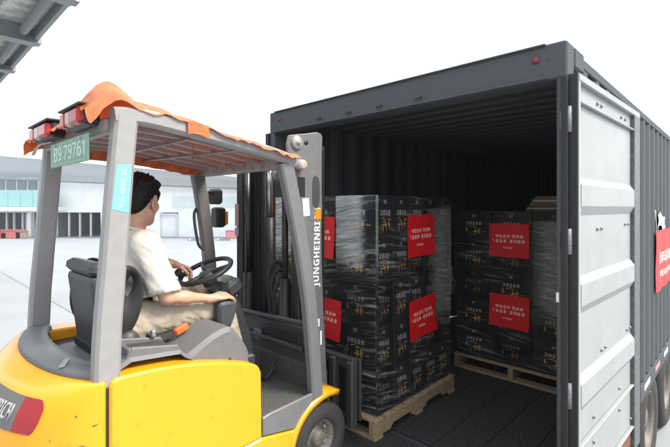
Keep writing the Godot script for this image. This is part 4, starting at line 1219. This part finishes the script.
#SECTION_LOADS
func carton_mesh(size: Vector3, ch := 0.004) -> ArrayMesh:
	var h := size * 0.5
	var st := begin()
	var plain := Rect2(0.1, 0.7, 0.3, 0.25)
	var P := func(sx: float, sy: float, sz: float, ax: int) -> Vector3:
		var p := Vector3(sx * (h.x - ch), sy * (h.y - ch), sz * (h.z - ch))
		p[ax] = [sx, sy, sz][ax] * h[ax]
		return p
	var put4 := func(p: Array, n: Vector3, r: Rect2) -> void:
		var q := p
		if (p[0] - p[2]).cross(p[0] - p[1]).dot(n) < 0.0: q = [p[1], p[0], p[3], p[2]]
		quad_uv(st, q, r)
	var LONG := Rect2(0, 0, 0.625, 0.5); var END := Rect2(0.625, 0, 0.375, 0.5)
	for s in [1.0, -1.0]:
		# z faces carry the long print, x faces the end print; points run top-left, top-right, bottom-right, bottom-left
		var a: float = s
		quad_uv(st, [P.call(-a, 1.0, a, 2), P.call(a, 1.0, a, 2), P.call(a, -1.0, a, 2), P.call(-a, -1.0, a, 2)], LONG)
		quad_uv(st, [P.call(a, 1.0, a, 0), P.call(a, 1.0, -a, 0), P.call(a, -1.0, -a, 0), P.call(a, -1.0, a, 0)], END)
		put4.call([P.call(-1.0, a, -1.0, 1), P.call(1.0, a, -1.0, 1), P.call(1.0, a, 1.0, 1), P.call(-1.0, a, 1.0, 1)], Vector3(0, a, 0), plain)
		for t in [1.0, -1.0]:
			put4.call([P.call(s, t, -1.0, 0), P.call(s, t, 1.0, 0), P.call(s, t, 1.0, 1), P.call(s, t, -1.0, 1)], Vector3(s, t, 0), plain)
			put4.call([P.call(s, -1.0, t, 0), P.call(s, 1.0, t, 0), P.call(s, 1.0, t, 2), P.call(s, -1.0, t, 2)], Vector3(s, 0, t), plain)
			put4.call([P.call(-1.0, s, t, 1), P.call(1.0, s, t, 1), P.call(1.0, s, t, 2), P.call(-1.0, s, t, 2)], Vector3(0, s, t), plain)
			for w in [1.0, -1.0]:
				var q := [P.call(s, t, w, 0), P.call(s, t, w, 1), P.call(s, t, w, 2)]
				st.set_uv(Vector2(0.2, 0.8))
				if (q[0] - q[2]).cross(q[0] - q[1]).dot(Vector3(s, t, w)) < 0.0: q.reverse()
				for v in q: st.add_vertex(v)
	return done(st)

func build_pallet(label: String, xf: Transform3D, dark: bool) -> void:
	# xf: near right corner on the floor; pallet runs forward (-z) and to the left (-x)
	var root := thing("wooden_pallet", label, "pallet", xf, "wooden pallets in the container")
	var m: Material = M["board"]
	var m2: Material = M["pallet_wood"]
	var ms: Material = M["stringer"]
	var L := 1.12; var W := 1.12
	for i in 3:
		var x := -0.03 - (W - 0.06) * i / 2.0
		# stringer with the two notches along its lower edge
		put("stringer", prismm([Vector2(0, 0.022), Vector2(0, 0.118), Vector2(L, 0.118), Vector2(L, 0.022), Vector2(0.93, 0.022), Vector2(0.90, 0.055), Vector2(0.68, 0.055), Vector2(0.65, 0.022), Vector2(0.47, 0.022), Vector2(0.44, 0.055), Vector2(0.22, 0.055), Vector2(0.19, 0.022)], x - 0.024, x + 0.024, 0.003), ms, root)
	var n := 9
	var bs := boxm(Vector3.ZERO, Vector3(W, 0.022, 0.092), 0.003)
	for i in n:
		var z := 0.047 + (L - 0.094) * i / (n - 1.0)
		put("deck_board", bs, m if i % 3 else m2, root, Transform3D(Basis(Vector3.UP, rng.randf_range(-0.008, 0.008)), Vector3(-W / 2 + rng.randf_range(-0.006, 0.006), 0.1295, -z)))
	for z in [0.05, L / 2, L - 0.05]:
		put("bottom_board", bs, m, root, Transform3D(Basis.IDENTITY, Vector3(-W / 2, 0.0115, -z)))

func sheet(label: String, xf: Transform3D, size: Vector2, bend: float, group: String) -> void:
	var o := thing("red_sheet", label, "poster", xf, group)
	var st := begin(true)
	grid(st, 10, 8, func(a: float, b: float) -> Vector3:
		var k := pow(absf(a - 0.5) * 2.0, 3.0) * pow(absf(b - 0.5) * 2.0, 2.0)
		return Vector3((a - 0.5) * size.x, (0.5 - b) * size.y, 0.004 + bend * (sin(a * 5.0 + b * 3.0) * 0.5 + 0.5) + k * bend * 1.5), true)
	put("paper", done(st), M["sheet"], o)

const ORD := ["bottom", "second", "third", "fourth", "top"]
const NTH := ["first", "second", "third", "fourth", "fifth"]

func build_loads() -> void:
	var size := Vector3(0.357, 0.301, 0.203)
	var mesh := carton_mesh(size)
	# ---- load on the forks: 3 columns across, 5 deep, 5 layers
	var A := Transform3D(Basis(Vector3.UP, deg_to_rad(-43)), Vector3(0.286, 0, -2.93))
	build_pallet("pale wooden pallet on the forklift's forks", Transform3D(A.basis, A * Vector3(0.025, 0, 0.055)), false)
	for y in 5:
		for d in 5:
			for x in 3:
				if x > 0 and d > 0 and y < 4: continue
				var where := ""
				if x == 0 and d == 0: where = "at the near edge"
				elif d == 0: where = "%s along forklift side" % NTH[x]
				elif x == 0: where = "%s along open side" % NTH[d]
				else: where = "row %s, column %s inside" % [NTH[d], NTH[x]]
				var o := MeshInstance3D.new()
				o.name = numbered("carton")
				o.mesh = mesh
				o.material_override = M["carton%d" % rng.randi_range(0, 2)]
				add_child(o, true)
				var p := Vector3(-0.184 - 0.36 * x + rng.randf_range(-0.006, 0.003), 0.1405 + 0.1515 + 0.3035 * y, -0.1025 - 0.205 * d + rng.randf_range(-0.004, 0.004))
				o.transform = A * Transform3D(Basis(Vector3.UP, rng.randf_range(-0.012, 0.012)), p)
				tag(o, "black carton, %s layer on the forks, %s" % [ORD[y], where], "carton", "black cartons on the forks")
	film("stretch_film", "clear stretch film wound round the cartons on the forks", A, 1.08, 1.025, 0.15, 1.66, "film0", "film1")
	sheet("red sheet high on the open side of the load on the forks", A * Transform3D(Basis(Vector3.UP, PI / 2) * Basis(Vector3.BACK, 0.02), Vector3(0.016, 1.36, -0.525)), Vector2(0.385, 0.315), 0.006, "red sheets on the load on the forks")
	sheet("red sheet low on the open side of the load on the forks", A * Transform3D(Basis(Vector3.UP, PI / 2) * Basis(Vector3.BACK, 0.05), Vector3(0.016, 0.735, -0.55)), Vector2(0.385, 0.30), 0.006, "red sheets on the load on the forks")
	sheet("red sheet high beside the forklift's grey mast plate", A * Transform3D(Basis(Vector3.BACK, -0.03), Vector3(-0.565, 1.355, 0.018)), Vector2(0.385, 0.31), 0.006, "red sheets on the load on the forks")
	sheet("red sheet low beside the forklift's grey mast plate", A * Transform3D(Basis(Vector3.BACK, -0.04), Vector3(-0.50, 0.75, 0.018)), Vector2(0.385, 0.30), 0.006, "red sheets on the load on the forks")
	# ---- load already inside the container
	var B := Transform3D(Basis(Vector3.UP, deg_to_rad(-44)), CO) * Transform3D(Basis.IDENTITY, cp(1.5, 0, 0.31))
	build_pallet("wooden pallet under the inner load, deeper inside the container", B, true)
	for y in 5:
		for d in 2:
			for x in 3:
				if d == 1 and y < 4: continue
				var where := "%s from the door post" % NTH[x] if d == 0 else "second row, %s from the door post" % NTH[x]
				var o := MeshInstance3D.new()
				o.name = numbered("carton")
				o.mesh = mesh
				o.material_override = M["carton%d" % rng.randi_range(0, 2)]
				add_child(o, true)
				var p := Vector3(-0.20 - 0.362 * x + rng.randf_range(-0.004, 0.004), 0.1405 + 0.1515 + 0.2935 * y, -0.135 - 0.205 * d + rng.randf_range(-0.003, 0.003))
				p.y = 0.1405 + 0.1395 + 0.279 * y
				o.transform = B * Transform3D(Basis(Vector3.UP, rng.randf_range(-0.01, 0.01)) * Basis.from_scale(Vector3(1, 0.922, 1)), p)
				tag(o, "black carton, %s layer of inner load, %s" % [ORD[y], where], "carton", "black cartons inside the container")
	# the cartons behind the first two rows of the inner load, seen only from the side
	for y in 5:
		for d in 4:
			if y == 4 and d == 0: continue
			var o := MeshInstance3D.new()
			o.name = numbered("carton")
			o.mesh = mesh
			o.material_override = M["carton0"]
			add_child(o, true)
			o.transform = B * Transform3D(Basis.from_scale(Vector3(1, 0.922, 1)), Vector3(-0.924, 0.28 + 0.279 * y, -0.34 - 0.205 * d))
			tag(o, "black carton, %s layer of inner load, %s deep beside the gap" % [ORD[y], NTH[d + 1]], "carton", "black cartons inside the container")
	film("stretch_film", "clear stretch film over the cartons inside the container", B * Transform3D(Basis.IDENTITY, Vector3(-0.015, 0, -0.03)), 1.10, 0.9, 0.16, 1.54, "film1", "film0")
	sheet("red sheet high on the load inside the container", B * Transform3D(Basis.IDENTITY, Vector3(-0.576, 1.275, -0.014)), Vector2(0.36, 0.305), 0.005, "red sheets inside the container")
	sheet("red sheet low on the load inside the container", B * Transform3D(Basis(Vector3.BACK, -0.02), Vector3(-0.576, 0.63, -0.014)), Vector2(0.36, 0.30), 0.005, "red sheets inside the container")
	# flattened brown cartons laid on top
	for k in 4:
		var fl := thing("flattened_carton", "brown flattened carton, %s of the pile on the inner load" % ["bottom one", "second one up", "third one up", "topmost one"][k], "carton", B * Transform3D(Basis(Vector3.UP, 0.1 * k - 0.15), Vector3(-0.26 + 0.015 * k, 1.541 + 0.034 * k, -0.36)), "flattened cartons on the inner load")
		put("board", boxm(Vector3(0, 0.006, 0), Vector3(0.46, 0.012, 0.34), 0.003), M["kraft"], fl)
		put("board", boxm(Vector3(0.01, 0.024, 0.005), Vector3(0.45, 0.012, 0.33), 0.003, Basis(Vector3.UP, 0.03)), M["kraft"] if k % 2 else M["paper"], fl)
	# loose tail of film between the two loads
	var tail := thing("film_tail", "crumpled loose tail of clear film between the two loads", "film", B)
	for k in 7:
		var st := begin(true)
		var y0 := 0.72 + 0.06 * k
		var pts := []
		for i in 9:
			pts.append(Vector3(-1.10 - 0.012 * k + 0.06 * noise.get_noise_2d(i * 1.7, k * 5.0), y0 + 0.02 * i + 0.04 * noise.get_noise_2d(i * 1.3 + 40.0, k * 3.0), 0.05 + 0.05 * noise.get_noise_2d(i * 1.9 + 90.0, k * 4.0)))
		tube(st, pts, [0.002, 0.007, 0.005, 0.009, 0.006, 0.008, 0.005, 0.006, 0.002], 6)
		put("strand", done(st), M["wrap"], tail)

# wrap the two seen faces and their shared edge; xf: near right corner
func film(called: String, label: String, xf: Transform3D, w: float, d: float, y0: float, y1: float, t0: String, t1: String) -> void:
	var o := thing(called, label, "film", xf, "stretch film round the loads")
	var wave := func(x: float, y: float) -> float:
		return 0.005 + 0.0035 * noise.get_noise_2d(x * 3.0, y * 14.0) + 0.004 * noise.get_noise_2d(x * 1.5 + 7.0, y * 4.0)
	var st := begin(true)
	grid(st, 30, 56, func(a: float, b: float) -> Vector3:
		var y := lerpf(y1, y0, b)
		return Vector3(lerpf(-w, 0.0, a), y, 0.005 + wave.call(a, y)), true)
	put("film_front", done(st), M[t0], o)
	st = begin(true)
	grid(st, 30, 56, func(a: float, b: float) -> Vector3:
		var y := lerpf(y1, y0, b)
		return Vector3(0.005 + wave.call(a + 4.0, y), y, lerpf(0.0, -d, a)), true)
	put("film_side", done(st), M[t1], o)
	# the pinched, whitened film along the vertical edge
	st = begin(true)
	grid(st, 4, 60, func(a: float, b: float) -> Vector3:
		var y := lerpf(y1, y0, b)
		var r := 0.010 + 0.005 * noise.get_noise_2d(y * 30.0, 2.0)
		var ang := PI / 2 * a
		return Vector3(r * sin(ang), y, r * cos(ang)), true)
	put("film_edge", done(st), picture("film_edge", "film0", 0.2, true), o)
#SECTION_PERSON
# ---------------------------------------------------------------- people: distance field and surface nets
# prims: ["c", a, b, ra, rb, k] tapered capsule; ["e", centre, radii, basis, k] ellipsoid
func nets(st: SurfaceTool, prims: Array, cell: float, rough := 0.0, rfreq := 20.0, cuts := []) -> void:
	var lo := Vector3.ONE * 1e9; var hi := -lo
	for p in prims:
		if p[0] == "c":
			var r: float = maxf(p[3], p[4])
			for e in [p[1], p[2]]:
				lo = lo.min(e - Vector3.ONE * r); hi = hi.max(e + Vector3.ONE * r)
		else:
			var r: float = maxf(p[2].x, maxf(p[2].y, p[2].z))
			lo = lo.min(p[1] - Vector3.ONE * r); hi = hi.max(p[1] + Vector3.ONE * r)
	lo -= Vector3.ONE * cell * 4.0; hi += Vector3.ONE * cell * 4.0
	var n := Vector3i(((hi - lo) / cell).ceil()) + Vector3i.ONE
	var F := PackedFloat32Array()
	F.resize(n.x * n.y * n.z)
	F.fill(1.0)
	var sx := 1; var sy := n.x; var sz := n.x * n.y
	for p in prims:
		var k: float = p[5] if p[0] == "c" else p[4]
		var pad := k + cell * 3.0
		var a0: Vector3; var a1: Vector3
		var va := Vector3.ZERO; var ab := Vector3.ZERO; var il := 0.0; var ra := 0.0; var rb := 0.0
		var c := Vector3.ZERO; var ri := Vector3.ONE; var bt := Basis.IDENTITY; var ri2 := Vector3.ONE
		var cap: bool = p[0] == "c"
		if cap:
			va = p[1]; ab = p[2] - p[1]; il = 1.0 / maxf(ab.length_squared(), 1e-9); ra = p[3]; rb = p[4]
			var r := maxf(ra, rb) + pad
			a0 = va.min(p[2]) - Vector3.ONE * r; a1 = va.max(p[2]) + Vector3.ONE * r
		else:
			c = p[1]; ri = Vector3.ONE / p[2]; ri2 = ri * ri; bt = (p[3] as Basis).transposed()
			var r: float = maxf(p[2].x, maxf(p[2].y, p[2].z)) + pad
			a0 = c - Vector3.ONE * r; a1 = c + Vector3.ONE * r
		var i0 := Vector3i(((a0 - lo) / cell).floor()).clamp(Vector3i.ZERO, n - Vector3i.ONE)
		var i1 := Vector3i(((a1 - lo) / cell).ceil()).clamp(Vector3i.ZERO, n - Vector3i.ONE)
		for z in range(i0.z, i1.z + 1):
			for y in range(i0.y, i1.y + 1):
				var base := y * sy + z * sz
				for x in range(i0.x, i1.x + 1):
					var q := lo + Vector3(x, y, z) * cell
					var d: float
					if cap:
						var t := clampf((q - va).dot(ab) * il, 0.0, 1.0)
						d = q.distance_to(va + ab * t) - lerpf(ra, rb, t)
					else:
						var w := bt * (q - c)
						var k0 := (w * ri).length()
						var k1 := (w * ri2).length()
						d = k0 * (k0 - 1.0) / maxf(k1, 1e-6)
					var f := F[base + x]
					var h := maxf(k - absf(f - d), 0.0)
					F[base + x] = minf(f, d) - (h * h * 0.25 / k if k > 0.0 else 0.0)
	for cpn in cuts:   # flat hems: everything past the plane within reach is cut away
		for z in n.z:
			for y in n.y:
				for x in n.x:
					var q := lo + Vector3(x, y, z) * cell
					var b := x + y * sy + z * sz
					if F[b] < cell * 4.0 and q.distance_to(cpn[0]) < cpn[2]: F[b] = maxf(F[b], (q - cpn[0]).dot(cpn[1]))
	# vertices
	var idx := PackedInt32Array()
	idx.resize(F.size())
	idx.fill(-1)
	var V := PackedVector3Array()
	var offs := [0, sx, sy, sx + sy, sz, sx + sz, sy + sz, sx + sy + sz]
	var corner := [Vector3(0, 0, 0), Vector3(1, 0, 0), Vector3(0, 1, 0), Vector3(1, 1, 0), Vector3(0, 0, 1), Vector3(1, 0, 1), Vector3(0, 1, 1), Vector3(1, 1, 1)]
	var edges := [[0, 1], [2, 3], [4, 5], [6, 7], [0, 2], [1, 3], [4, 6], [5, 7], [0, 4], [1, 5], [2, 6], [3, 7]]
	for z in n.z - 1:
		for y in n.y - 1:
			for x in n.x - 1:
				var b := x + y * sy + z * sz
				var f0 := F[b]
				if f0 > cell * 2.5 or f0 < -cell * 2.5: continue
				var inside := 0
				for o in offs:
					if F[b + o] < 0.0: inside += 1
				if inside == 0 or inside == 8: continue
				var sum := Vector3.ZERO; var cnt := 0
				for e in edges:
					var fa := F[b + offs[e[0]]]; var fb := F[b + offs[e[1]]]
					if (fa < 0.0) != (fb < 0.0):
						sum += (corner[e[0]] as Vector3).lerp(corner[e[1]], fa / (fa - fb))
						cnt += 1
				var v := lo + (Vector3(x, y, z) + sum / cnt) * cell
				if rough > 0.0:
					var g := Vector3(F[b + sx] - f0, F[b + sy] - f0, F[b + sz] - f0).normalized()
					v += g * rough * (0.8 - 1.6 * absf(noise.get_noise_3d(v.x * rfreq * 1.3 + v.y * rfreq, v.y * rfreq * 0.5 + 80.0, v.z * rfreq * 1.3 - v.y * rfreq * 0.7)) + noise.get_noise_3d(v.x * rfreq + v.y * rfreq * 0.6, v.y * rfreq * 0.45, v.z * rfreq) + 0.35 * noise.get_noise_3d(v.x * rfreq * 2.6, v.y * rfreq * 1.4 + 50.0, v.z * rfreq * 2.6))
				idx[b] = V.size()
				V.append(v)
	for z in range(1, n.z - 1):
		for y in range(1, n.y - 1):
			for x in range(1, n.x - 1):
				var b := x + y * sy + z * sz
				if idx[b] < 0: continue
				var f0 := F[b] < 0.0
				for e in [[sx, sy, sz], [sy, sz, sx], [sz, sx, sy]]:
					var f1 := F[b + e[0]] < 0.0
					if f0 == f1: continue
					var a := idx[b]; var c := idx[b - e[1]]; var d := idx[b - e[1] - e[2]]; var g := idx[b - e[2]]
					if a < 0 or c < 0 or d < 0 or g < 0: continue
					if f0: quad(st, V[a], V[g], V[d], V[c])
					else: quad(st, V[a], V[c], V[d], V[g])

func hand(st: SurfaceTool, wrist: Vector3, fwd: Vector3, up: Vector3, thumb_side: float, curl: float) -> void:
	# fwd: along the palm, up: back of the hand, thumb_side: +1 thumb towards fwd x up
	fwd = fwd.normalized()
	var side := fwd.cross(up).normalized() * thumb_side
	up = side.cross(fwd).normalized() * thumb_side
	if up.y < 0.0: up = -up
	var prims := []
	var palm := wrist + fwd * 0.052
	prims.append(["e", palm, Vector3(0.040, 0.016, 0.052), Basis(side, up, side.cross(up)), 0.01])
	prims.append(["c", wrist - fwd * 0.03, wrist + fwd * 0.02, 0.024, 0.023, 0.014])
	var lens := [0.068, 0.078, 0.073, 0.056]
	for k in 4:
		var off := (0.030 - 0.020 * k)
		var p := wrist + fwd * (0.092 - 0.004 * absf(k - 1.2)) + side * off
		var d := fwd
		var r := 0.0088
		for seg in 3:
			d = (d * cos(curl * (0.5 + 0.5 * seg)) - up * sin(curl * (0.5 + 0.5 * seg))).normalized()
			var ln: float = lens[k] * [0.44, 0.32, 0.26][seg]
			prims.append(["c", p, p + d * ln, r, r * 0.92, 0.004])
			p += d * ln
			r *= 0.92
	var t0 := wrist + fwd * 0.022 + side * 0.026 - up * 0.004
	var t1 := t0 + (fwd * 0.6 + side * 0.75 - up * 0.25).normalized() * 0.042
	var t2 := t1 + (fwd * 0.9 + side * 0.15 - up * 0.45 * curl).normalized() * 0.03
	var t3 := t2 + (fwd * 0.9 - side * 0.15 - up * 0.5 * curl).normalized() * 0.024
	prims.append(["c", t0, t1, 0.014, 0.011, 0.008]); prims.append(["c", t1, t2, 0.0105, 0.0095, 0.004]); prims.append(["c", t2, t3, 0.0095, 0.008, 0.004])
	nets(st, prims, 0.0036)

func build_person() -> void:
	var xf := Transform3D(Basis(Vector3.UP, deg_to_rad(-43)), FO)
	var hipR := fp(-0.915, 1.0, 0.10); var hipL := fp(-0.915, 1.0, -0.10)
	var kneeR := fp(-0.44, 1.005, 0.15); var kneeL := fp(-0.42, 1.02, -0.17)
	var ankR := fp(-0.33, 0.60, 0.14); var ankL := fp(-0.31, 0.60, -0.17)
	var belly := fp(-0.88, 1.10, 0); var chest := fp(-0.87, 1.30, 0); var neck0 := fp(-0.868, 1.442, 0); var neck1 := fp(-0.838, 1.53, -0.005)
	var shR := fp(-0.872, 1.388, 0.168); var shL := fp(-0.852, 1.388, -0.168)
	var elR := fp(-0.80, 1.13, 0.245); var wrR := fp(-0.545, 1.085, 0.245)
	var elL := fp(-0.735, 1.185, -0.25); var wrL := fp(-0.605, 1.247, -0.105)
	var body := begin(true)
	var prims := [
		["c", hipR, kneeR, 0.085, 0.055, 0.03], ["c", hipL, kneeL, 0.085, 0.055, 0.03], ["c", kneeR, ankR, 0.052, 0.034, 0.03], ["c", kneeL, ankL, 0.052, 0.034, 0.03],
		["c", fp(-0.915, 1.0, -0.06), fp(-0.915, 1.0, 0.06), 0.10, 0.10, 0.04], ["c", belly, chest, 0.09, 0.09, 0.05], ["c", chest, neck0, 0.09, 0.055, 0.05], ["c", shR, shL, 0.052, 0.052, 0.05],
		["c", neck0, neck1, 0.054, 0.05, 0.03],
		["c", shR, elR, 0.05, 0.038, 0.03], ["c", elR, elR.lerp(wrR, 0.4), 0.034, 0.032, 0.02], ["c", elR.lerp(wrR, 0.35), wrR, 0.031, 0.020, 0.02],
		["c", shL, elL, 0.05, 0.038, 0.03], ["c", elL, elL.lerp(wrL, 0.4), 0.038, 0.036, 0.02], ["c", elL.lerp(wrL, 0.35), wrL, 0.036, 0.025, 0.02]]
	nets(body, prims, 0.012)
	# head on its own finer grid, turned towards the far side and slightly down
	var hc := fp(-0.825, 1.606, -0.005)
	var HS := 1.1
	var hb := Basis(Vector3.UP, deg_to_rad(34)) * Basis(Vector3.RIGHT, deg_to_rad(-8))   # -z is the way the face looks
	var H := func(x: float, y: float, z: float) -> Vector3: return hc + hb * Vector3(x, y, z) * HS
	var hp := [
		["e", H.call(0, 0.03, 0.012), Vector3(0.073, 0.083, 0.094), hb, 0.02], ["e", H.call(0, -0.035, -0.03), Vector3(0.056, 0.07, 0.06), hb, 0.03],
		["e", H.call(0, -0.085, -0.055), Vector3(0.03, 0.022, 0.026), hb, 0.03], ["c", H.call(0.045, -0.06, -0.012), H.call(0.02, -0.092, -0.055), 0.017, 0.016, 0.025], ["c", H.call(-0.045, -0.06, -0.012), H.call(-0.02, -0.092, -0.055), 0.017, 0.016, 0.025],
		["c", H.call(0, 0.005, -0.085), H.call(0, -0.032, -0.103), 0.008, 0.013, 0.012], ["e", H.call(0.033, 0.022, -0.073), Vector3(0.02, 0.01, 0.012), hb, 0.012], ["e", H.call(-0.033, 0.022, -0.073), Vector3(0.02, 0.01, 0.012), hb, 0.012],
		["c", H.call(-0.018, -0.058, -0.088), H.call(0.018, -0.058, -0.088), 0.007, 0.007, 0.008], ["c", H.call(-0.015, -0.069, -0.086), H.call(0.015, -0.069, -0.086), 0.007, 0.007, 0.006],
		["e", H.call(0.04, -0.02, -0.058), Vector3(0.022, 0.022, 0.02), hb, 0.02], ["e", H.call(-0.04, -0.02, -0.058), Vector3(0.022, 0.022, 0.02), hb, 0.02],
		["c", H.call(0, -0.04, 0.02), neck1.lerp(neck0, 0.6), 0.054, 0.055, 0.03]]
	for sg in [1.0, -1.0]:   # ears: rim, bowl and lobe
		var rim := []
		for k in 8:
			var a := deg_to_rad(-70.0 + 40.0 * k * 0.9)
			rim.append(H.call(sg * (0.076 + 0.006 * sin(k * 0.5)), -0.005 + 0.03 * sin(a), 0.005 + 0.018 * cos(a)))
		for k in 7: hp.append(["c", rim[k], rim[k + 1], 0.0055, 0.0055, 0.004])
		hp.append(["e", H.call(sg * 0.072, -0.006, 0.005), Vector3(0.006, 0.026, 0.015), hb, 0.005])
		hp.append(["e", H.call(sg * 0.073, -0.036, -0.002), Vector3(0.006, 0.01, 0.009), hb, 0.006])
	for p in hp:
		if p[0] == "e": p[2] = p[2] * HS
	nets(body, hp, 0.0055)
	hand(body, wrR, fp(1, -0.03, -0.05), Vector3(0.1, 1, 0), -1.0, 0.62)
	hand(body, wrL, fp(0.075, -0.03, 0.02), Vector3(-0.2, 1, 0.0), 1.0, 0.95)
	var me := put("person", done(body), M["skin"], self, xf)
	tag(me, "person in white t-shirt and beige trousers driving the forklift, seen from behind", "person")
	# eyes
	for sg in [1.0, -1.0]:
		put("eye", lathem(H.call(sg * 0.033, 0.006, -0.077), hb * Vector3(0, 0, -1), [Vector2(0.011, -0.004), Vector2(0.009, 0.003), Vector2(0.005, 0.006), Vector2(0, 0.007)], 12), M["white_letters"], me)
		put("pupil", lathem(H.call(sg * 0.033, 0.006, -0.0835), hb * Vector3(0, 0, -1), [Vector2(0.005, -0.002), Vector2(0.004, 0.0012), Vector2(0, 0.0016)], 10), M["hair"], me)
	# hair: thick short crop, standing up a little at the crown
	var hs := begin(true)
	var hr := [
		["e", H.call(0, 0.055, 0.020), Vector3(0.083, 0.080, 0.098), hb, 0.02], ["e", H.call(0, 0.012, 0.055), Vector3(0.072, 0.072, 0.064), hb, 0.02], ["e", H.call(0, -0.035, 0.072), Vector3(0.054, 0.034, 0.036), hb, 0.02],
		["c", H.call(0.068, 0.04, -0.03), H.call(0.07, 0.005, -0.018), 0.014, 0.009, 0.012], ["c", H.call(-0.068, 0.04, -0.03), H.call(-0.07, 0.005, -0.018), 0.014, 0.009, 0.012], ["e", H.call(0, 0.09, -0.05), Vector3(0.062, 0.032, 0.048), hb, 0.02]]
	for k in 130:
		var a := rng.randf() * TAU; var b := rng.randf_range(-0.15, 1.0)
		var dir := Vector3(cos(a) * sqrt(maxf(0.0, 1.0 - b * b)), b, sin(a) * sqrt(maxf(0.0, 1.0 - b * b)))
		if dir.z < -0.3 and dir.y < 0.5: continue
		if absf(dir.x) > 0.7 and dir.y < 0.25: continue
		var root_p: Vector3 = H.call(dir.x * 0.08, 0.05 + dir.y * 0.078, 0.02 + dir.z * 0.096)
		var tip: Vector3 = root_p + hb * (dir + Vector3(rng.randf_range(-0.5, 0.5), 0.1, -0.5 + rng.randf_range(-0.3, 0.3))).normalized() * rng.randf_range(0.006, 0.017)
		hr.append(["c", root_p, tip, 0.007, 0.003, 0.008])
	for p in hr:
		if p[0] == "e": p[2] = p[2] * HS
	nets(hs, hr, 0.0045, 0.003, 90.0)
	put("hair", done(hs), M["hair"], me)
	# T-shirt
	var ts := begin(true)
	var sl_r := shR.lerp(elR, 0.92); var sl_l := shL.lerp(elL, 0.92)
	var dr := (elR - shR).normalized(); var dl := (elL - shL).normalized()
	nets(ts, [["c", fp(-0.885, 0.985, -0.075), fp(-0.885, 0.985, 0.075), 0.106, 0.106, 0.05], ["c", fp(-0.878, 1.08, -0.065), fp(-0.878, 1.08, 0.065), 0.104, 0.104, 0.06], ["c", fp(-0.872, 1.28, -0.085), fp(-0.872, 1.28, 0.085), 0.107, 0.107, 0.06],
		["c", chest, neck0 - Vector3(0, 0.035, 0), 0.105, 0.066, 0.05], ["c", shR, shL, 0.060, 0.060, 0.05],
		["c", shR, sl_r, 0.066, 0.072, 0.035], ["c", shL, sl_l, 0.066, 0.072, 0.035]], 0.010, 0.0075, 8.0,
		[[sl_r, (dr + Vector3(0, -0.1, 0.25)).normalized(), 0.13], [sl_l, dl, 0.13]])
	put("shirt", done(ts), M["shirt"], me)
	put("collar", tubem(_ring(neck0 + Vector3(0, 0.018, -0.002), Vector3(0, 1, -0.28), 0.063, 20), 0.008, 8), M["shirt"], me)
	# trousers
	var tr := begin(true)
	nets(tr, [["c", fp(-0.91, 0.992, -0.08), fp(-0.91, 0.992, 0.08), 0.112, 0.112, 0.04], ["c", hipR, kneeR, 0.096, 0.068, 0.035], ["c", hipL, kneeL, 0.096, 0.068, 0.035],
		["c", kneeR, ankR, 0.076, 0.06, 0.03], ["c", kneeL, ankL, 0.076, 0.06, 0.03]], 0.011, 0.010, 10.0)
	put("trousers", done(tr), M["trousers"], me)
	for q in [ankR, ankL]:
		var sh := begin(true)
		nets(sh, [["c", q + Vector3(0, -0.055, 0.03), q + Vector3(0, -0.058, -0.14), 0.042, 0.036, 0.02], ["c", q + Vector3(0, 0.0, 0.01), q + Vector3(0, -0.05, 0.02), 0.042, 0.044, 0.02]], 0.009)
		put("shoe", done(sh), M["shoe"], me)

func _ring(c: Vector3, n: Vector3, r: float, k: int) -> Array:
	var b := frame_at(n)
	var out := []
	for i in k + 1: out.append(c + (b.x * cos(TAU * i / k) + b.z * sin(TAU * i / k)) * r)
	return out
